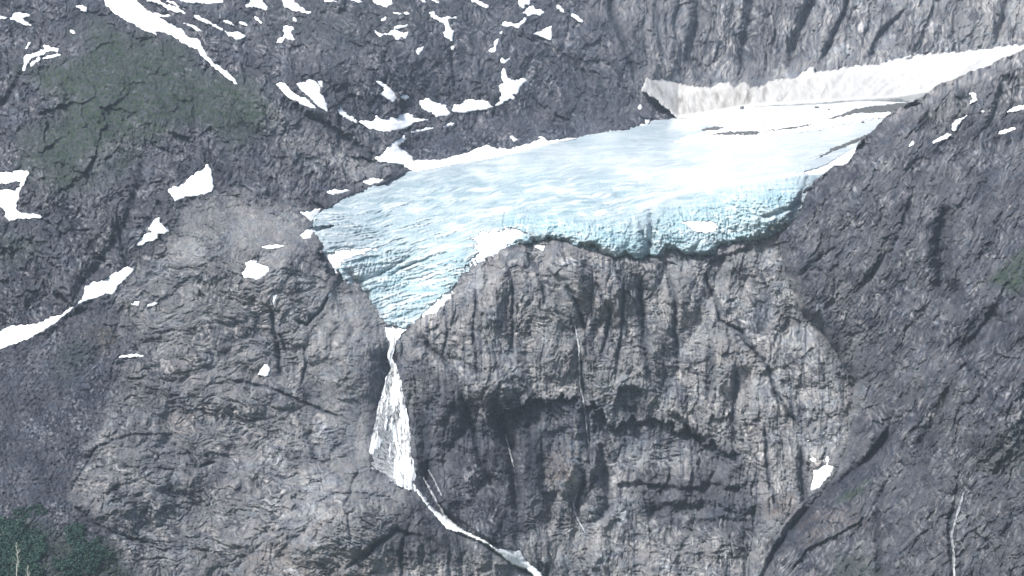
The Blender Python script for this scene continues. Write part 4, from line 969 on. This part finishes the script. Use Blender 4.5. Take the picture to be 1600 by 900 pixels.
# ------------------------------------------------------------------ waterfall
def waterfall():
    root = bpy.data.objects.new('waterfall', None); COL.objects.link(root)
    x, y, z = to_world(615.0, 762.0, float(bilin(BLUR['A'], np.array([615.0]), np.array([762.0]))[0]))
    root.location = (x, y, z)
    tag(root, 'tall white waterfall fanning out below the tip of the ice tongue', 'waterfall')
    ys = [528, 545, 560, 575, 590, 610, 640, 670, 700, 725, 740, 765]
    xl = [608, 607, 605, 610, 603, 597, 589, 583, 577, 572, 578, 610]
    xr = [620, 617, 613, 622, 627, 630, 636, 641, 645, 648, 649, 650]
    X, Y = np.meshgrid(np.arange(562, 662, .8, dtype=f32), np.arange(524, 772, 1.0, dtype=f32))
    Lx = np.interp(Y, ys, xl) + 2 * perlin(Y / 13, Y * 0, 931); Rx = np.interp(Y, ys, xr) + 2 * perlin(Y / 11, Y * 0 + 5, 932)
    u = (X - Lx) / np.maximum(Rx - Lx, 4)
    wpx = Rx - Lx
    edge = np.minimum(u, 1 - u) * wpx
    brow = np.interp(X, [565, 575, 590, 603, 612, 622, 635, 650, 660], [728, 731, 733, 741, 751, 757, 763, 767, 770])   # the rock dome hides the foot
    lim = brow + 2 + 5 * perlin(X / 4, X * 0, 938) - Y
    n1 = 1.25 * perlin(u * 8.5 + .6 * perlin(X / 12, Y / 30, 933), Y / 42, 934) + .7 * perlin(X / 3.1, Y / 22, 935) + .35 * perlin(X / 1.9, Y / 7, 936)
    core = np.exp(-((u - .72) / .24) ** 2) * 1.15 + np.exp(-((u - .04) / .07) ** 2) * .5 * sm((Y - 600) / 60)
    gap = np.exp(-(((X - 612) / 3.4) ** 2 + ((Y - 588) / 12) ** 2)) * 2 + np.exp(-(((X - 596) / 7) ** 2 + ((Y - 705) / 22) ** 2)) * .9
    dens = n1 * .95 + .5 * core - gap + .0 + .6 * sm((590 - Y) / 30)
    base = bilin(BLUR['A'], X, Y)
    topk = np.minimum(np.minimum(edge, lim), 6)
    D0 = base - 2.0 - 3.0 * sm(edge / 8)
    x0, y0, z0 = root.location
    def emit(name, D, keep, m):
        o = grid_mesh(name, X, Y, D, keep, m)
        o.data.transform(__import__('mathutils').Matrix.Translation((-x0, -y0, -z0))); o.parent = root
        return o
    keep = (quadmin(edge) > 0) & (quadmin(lim) > 0) & (quadmax(dens) > .42)
    emit('falling_water', D0 - 1.6 * np.clip(dens, -1, 1.2) + .9 * perlin(X / 2.2, Y / 16, 937), keep, WATER)
    emit('spray_veil', D0 + .6, (quadmin(edge) > .6) & (quadmin(lim) > 0), SPRAY)
waterfall()
# white rim stream round the left foot of the falls
# ------------------------------------------------------------------ boulders on the snow
rng = np.random.default_rng(4)
def boulder(px, py, size, label, layer='G', lift=2.0):
    me = bpy.data.meshes.new('boulder')
    import bmesh
    bm = bmesh.new(); bmesh.ops.create_icosphere(bm, subdivisions=2, radius=1)
    for v in bm.verts:
        k = 1 + .28 * math.sin(v.co.x * 4 + px) * math.cos(v.co.y * 5 + py) + rng.uniform(-.1, .1)
        v.co = Vector((v.co.x * size * k, v.co.y * size * .8 * k, v.co.z * size * .6 * k))
    bm.to_mesh(me); bm.free(); me.materials.append(BOULD)
    o = bpy.data.objects.new('boulder', me); COL.objects.link(o)
    x, y, z = to_world(px, py, float(bilin(LAY[layer], np.array([px]), np.array([py]))[0]) - lift)
    o.location = (x, y, z); tag(o, label, 'boulder', 'boulders lying on the snow of the glacier')
boulder(1084.0, 171.0, 5.5, 'dark boulder on the grimy snow bank near its left end', lift=14)
boulder(1276.0, 168.0, 5, 'flat dark boulder on the white snow below the snow bank')
boulder(1340.0, 157.0, 4.5, 'dark boulder nearest to the ridge on the upper snow')
boulder(1295.0, 171.0, 2.6, 'small dark boulder just right of the flat one')
boulder(1372.0, 186.0, 3.2, 'small dark boulder below the long debris stripe', lift=3)
boulder(1348.0, 191.0, 3.4, 'larger small boulder at the lower left of the one below the stripe', lift=3)

# ------------------------------------------------------------------ shrubs, lower left
def shrubs(name, label, poly, n, seed, smin, smax):
    r = np.random.default_rng(seed)
    xs = [p[0] for p in poly]; ys = [p[1] for p in poly]
    px = r.uniform(min(xs), max(xs), n * 4); py = r.uniform(min(ys), max(ys), n * 4)
    d = sdist(px, py, poly) + 15 * fbm(px, py, 26, 3, seed) - 3
    k = np.where(d > 0)[0][:n]; px, py = px[k], py[k]
    D = bilin(LAY['A'], px, py)
    x, y, z = to_world(px, py, D)
    co = []; K = 46
    m = len(px); sz = r.uniform(smin, smax, m)
    t = r.normal(size=(m, K, 3)); t /= np.linalg.norm(t, axis=2, keepdims=True); t[:, :, 2] = np.abs(t[:, :, 2]) * 1.05 - .1
    lump = .75 + .4 * np.sin(t[:, :, :1] * 5 + np.arange(m)[:, None, None]) * np.cos(t[:, :, 2:] * 4)
    cpt = np.stack([x, y - 1, z], -1)[:, None] + t * sz[:, None, None] * lump * r.uniform(.55, 1.0, (m, K, 1))
    cpt = cpt.reshape(-1, 3); q = len(cpt)
    nrm = t.reshape(-1, 3) + r.normal(size=(q, 3)) * .5; nrm /= np.linalg.norm(nrm, axis=1, keepdims=True)
    u = np.cross(nrm, r.normal(size=(q, 3))); u /= np.linalg.norm(u, axis=1, keepdims=True); v = np.cross(nrm, u)
    ls = (np.repeat(sz, K) * r.uniform(.18, .34, q))[:, None]
    quad = np.stack([cpt - u * ls, cpt - v * ls * .6, cpt + u * ls, cpt + v * ls * .6], 1).reshape(-1, 3)
    o = link_mesh(name, quad, np.arange(q * 4).reshape(-1, 4), LEAF, smooth=False)
    tag(o, label, kind='stuff')
shrubs('shrub_thicket', 'dense dark green thicket in the lower left corner', [(-90,822),(0,815),(40,812),(70,822),(72,850),(60,880),(75,930),(-90,960)], 1500, 21, 3.5, 6.5)
shrubs('scattered_shrubs', 'scattered dark green shrubs right of the corner thicket', [(92,820),(135,815),(140,838),(165,850),(185,870),(160,880),(140,900),(100,930),(85,880),(120,860),(90,835)], 520, 22, 2.6, 5.0)
shrubs('sparse_shrubs', 'thin strip of low shrubs above the corner thicket', [(20,792),(60,785),(75,800),(60,812),(20,812)], 90, 23, 2, 3.5)

# ------------------------------------------------------------------ bleached bare tree in the thicket
def bare_tree(px, py, hpx, label, seed):
    r = random.Random(seed)
    D = float(bilin(LAY['A'], np.array([px]), np.array([py]))[0]) - 8
    x, y, z = to_world(px, py, D); H = hpx * D / FOC
    root = bpy.data.objects.new('bare_tree', None); COL.objects.link(root); root.location = (x, y, z - 3); tag(root, label, 'tree', 'bleached bare trees in the corner thicket')
    def tube(pts, r0, r1, name):
        vs = []; fs = []; n = 6
        for i, p in enumerate(pts):
            rr = r0 + (r1 - r0) * i / (len(pts) - 1)
            for k in range(n): a = 2 * math.pi * k / n; vs.append((p[0] + rr * math.cos(a), p[1] + rr * math.sin(a), p[2]))
        for i in range(len(pts) - 1):
            for k in range(n): fs.append((i * n + k, i * n + (k + 1) % n, (i + 1) * n + (k + 1) % n, (i + 1) * n + k))
        return vs, fs
    def mk(name, parts):
        V, F = [], []
        for vs, fs in parts:
            o_ = len(V); V += vs; F += [[q + o_ for q in f] for f in fs]
        o = link_mesh(name, np.array(V), np.array(F), BARK); o.parent = root; return o
    tr = [(math.sin(i * .9 + seed) * .35 * i / 3, 0, H * i / 10 + 0) for i in range(11)]
    mk('trunk', [tube(tr, .75, .18, 't')])
    br = []
    for i in range(24):
        t = r.uniform(.22, .97); b = tr[min(9, int(t * 10))]; a = r.uniform(0, 6.28); ln = (1 - t) * H * .16 + 1.2
        pts = [(b[0] + math.cos(a) * ln * q, b[1] + math.sin(a) * ln * q, H * t + ln * .9 * q * q + ln * .3 * q) for q in (0, .35, .7, 1)]
        br.append(tube(pts, .34, .1, 'b'))
    mk('branches', br)
bare_tree(26.0, 902.0, 58, 'tall bleached bare tree in the corner thicket', 3)
bare_tree(43.0, 906.0, 26, 'short bleached bare tree right of the tall one', 5)

# ------------------------------------------------------------------ valley floor between the viewpoint and the mountain
vs = np.array([(-6000, -4000, 0), (6000, -4000, 0), (6000, 9000, 0), (-6000, 9000, 0)], f32)
o = link_mesh('valley_floor', vs, np.array([[0, 1, 2, 3]]), GRASS); tag(o, 'green valley floor below the mountain', kind='structure')

# ------------------------------------------------------------------ haze
if HAZE:
    import bmesh
    bm = bmesh.new(); bmesh.ops.create_cube(bm, size=1)
    me = bpy.data.meshes.new('haze')
    lo = Vector((-6100, -4100, -1)); hi = Vector((6100, 9100, 1400))
    for v in bm.verts: v.co = Vector([lo[i] if v.co[i] < 0 else hi[i] for i in range(3)])
    bm.to_mesh(me); bm.free()
    hz = bpy.data.objects.new('haze', me); COL.objects.link(hz); hz['kind'] = 'stuff'; hz['label'] = 'thin bluish haze in the valley air'
    m = bpy.data.materials.new('haze_air'); m.use_nodes = True; nt = m.node_tree; nt.nodes.clear()
    out = nt.nodes.new('ShaderNodeOutputMaterial'); v = nt.nodes.new('ShaderNodeVolumePrincipled')
    v.inputs['Color'].default_value = (.66, .80, 1.0, 1); v.inputs['Density'].default_value = HAZE_DENSITY; v.inputs['Anisotropy'].default_value = 0.0
    nt.links.new(v.outputs[0], out.inputs['Volume']); me.materials.append(m)
print('total script', time.time() - T0, 'tris', sum(len(o.data.polygons) for o in bpy.data.objects if o.type == 'MESH') * 2)
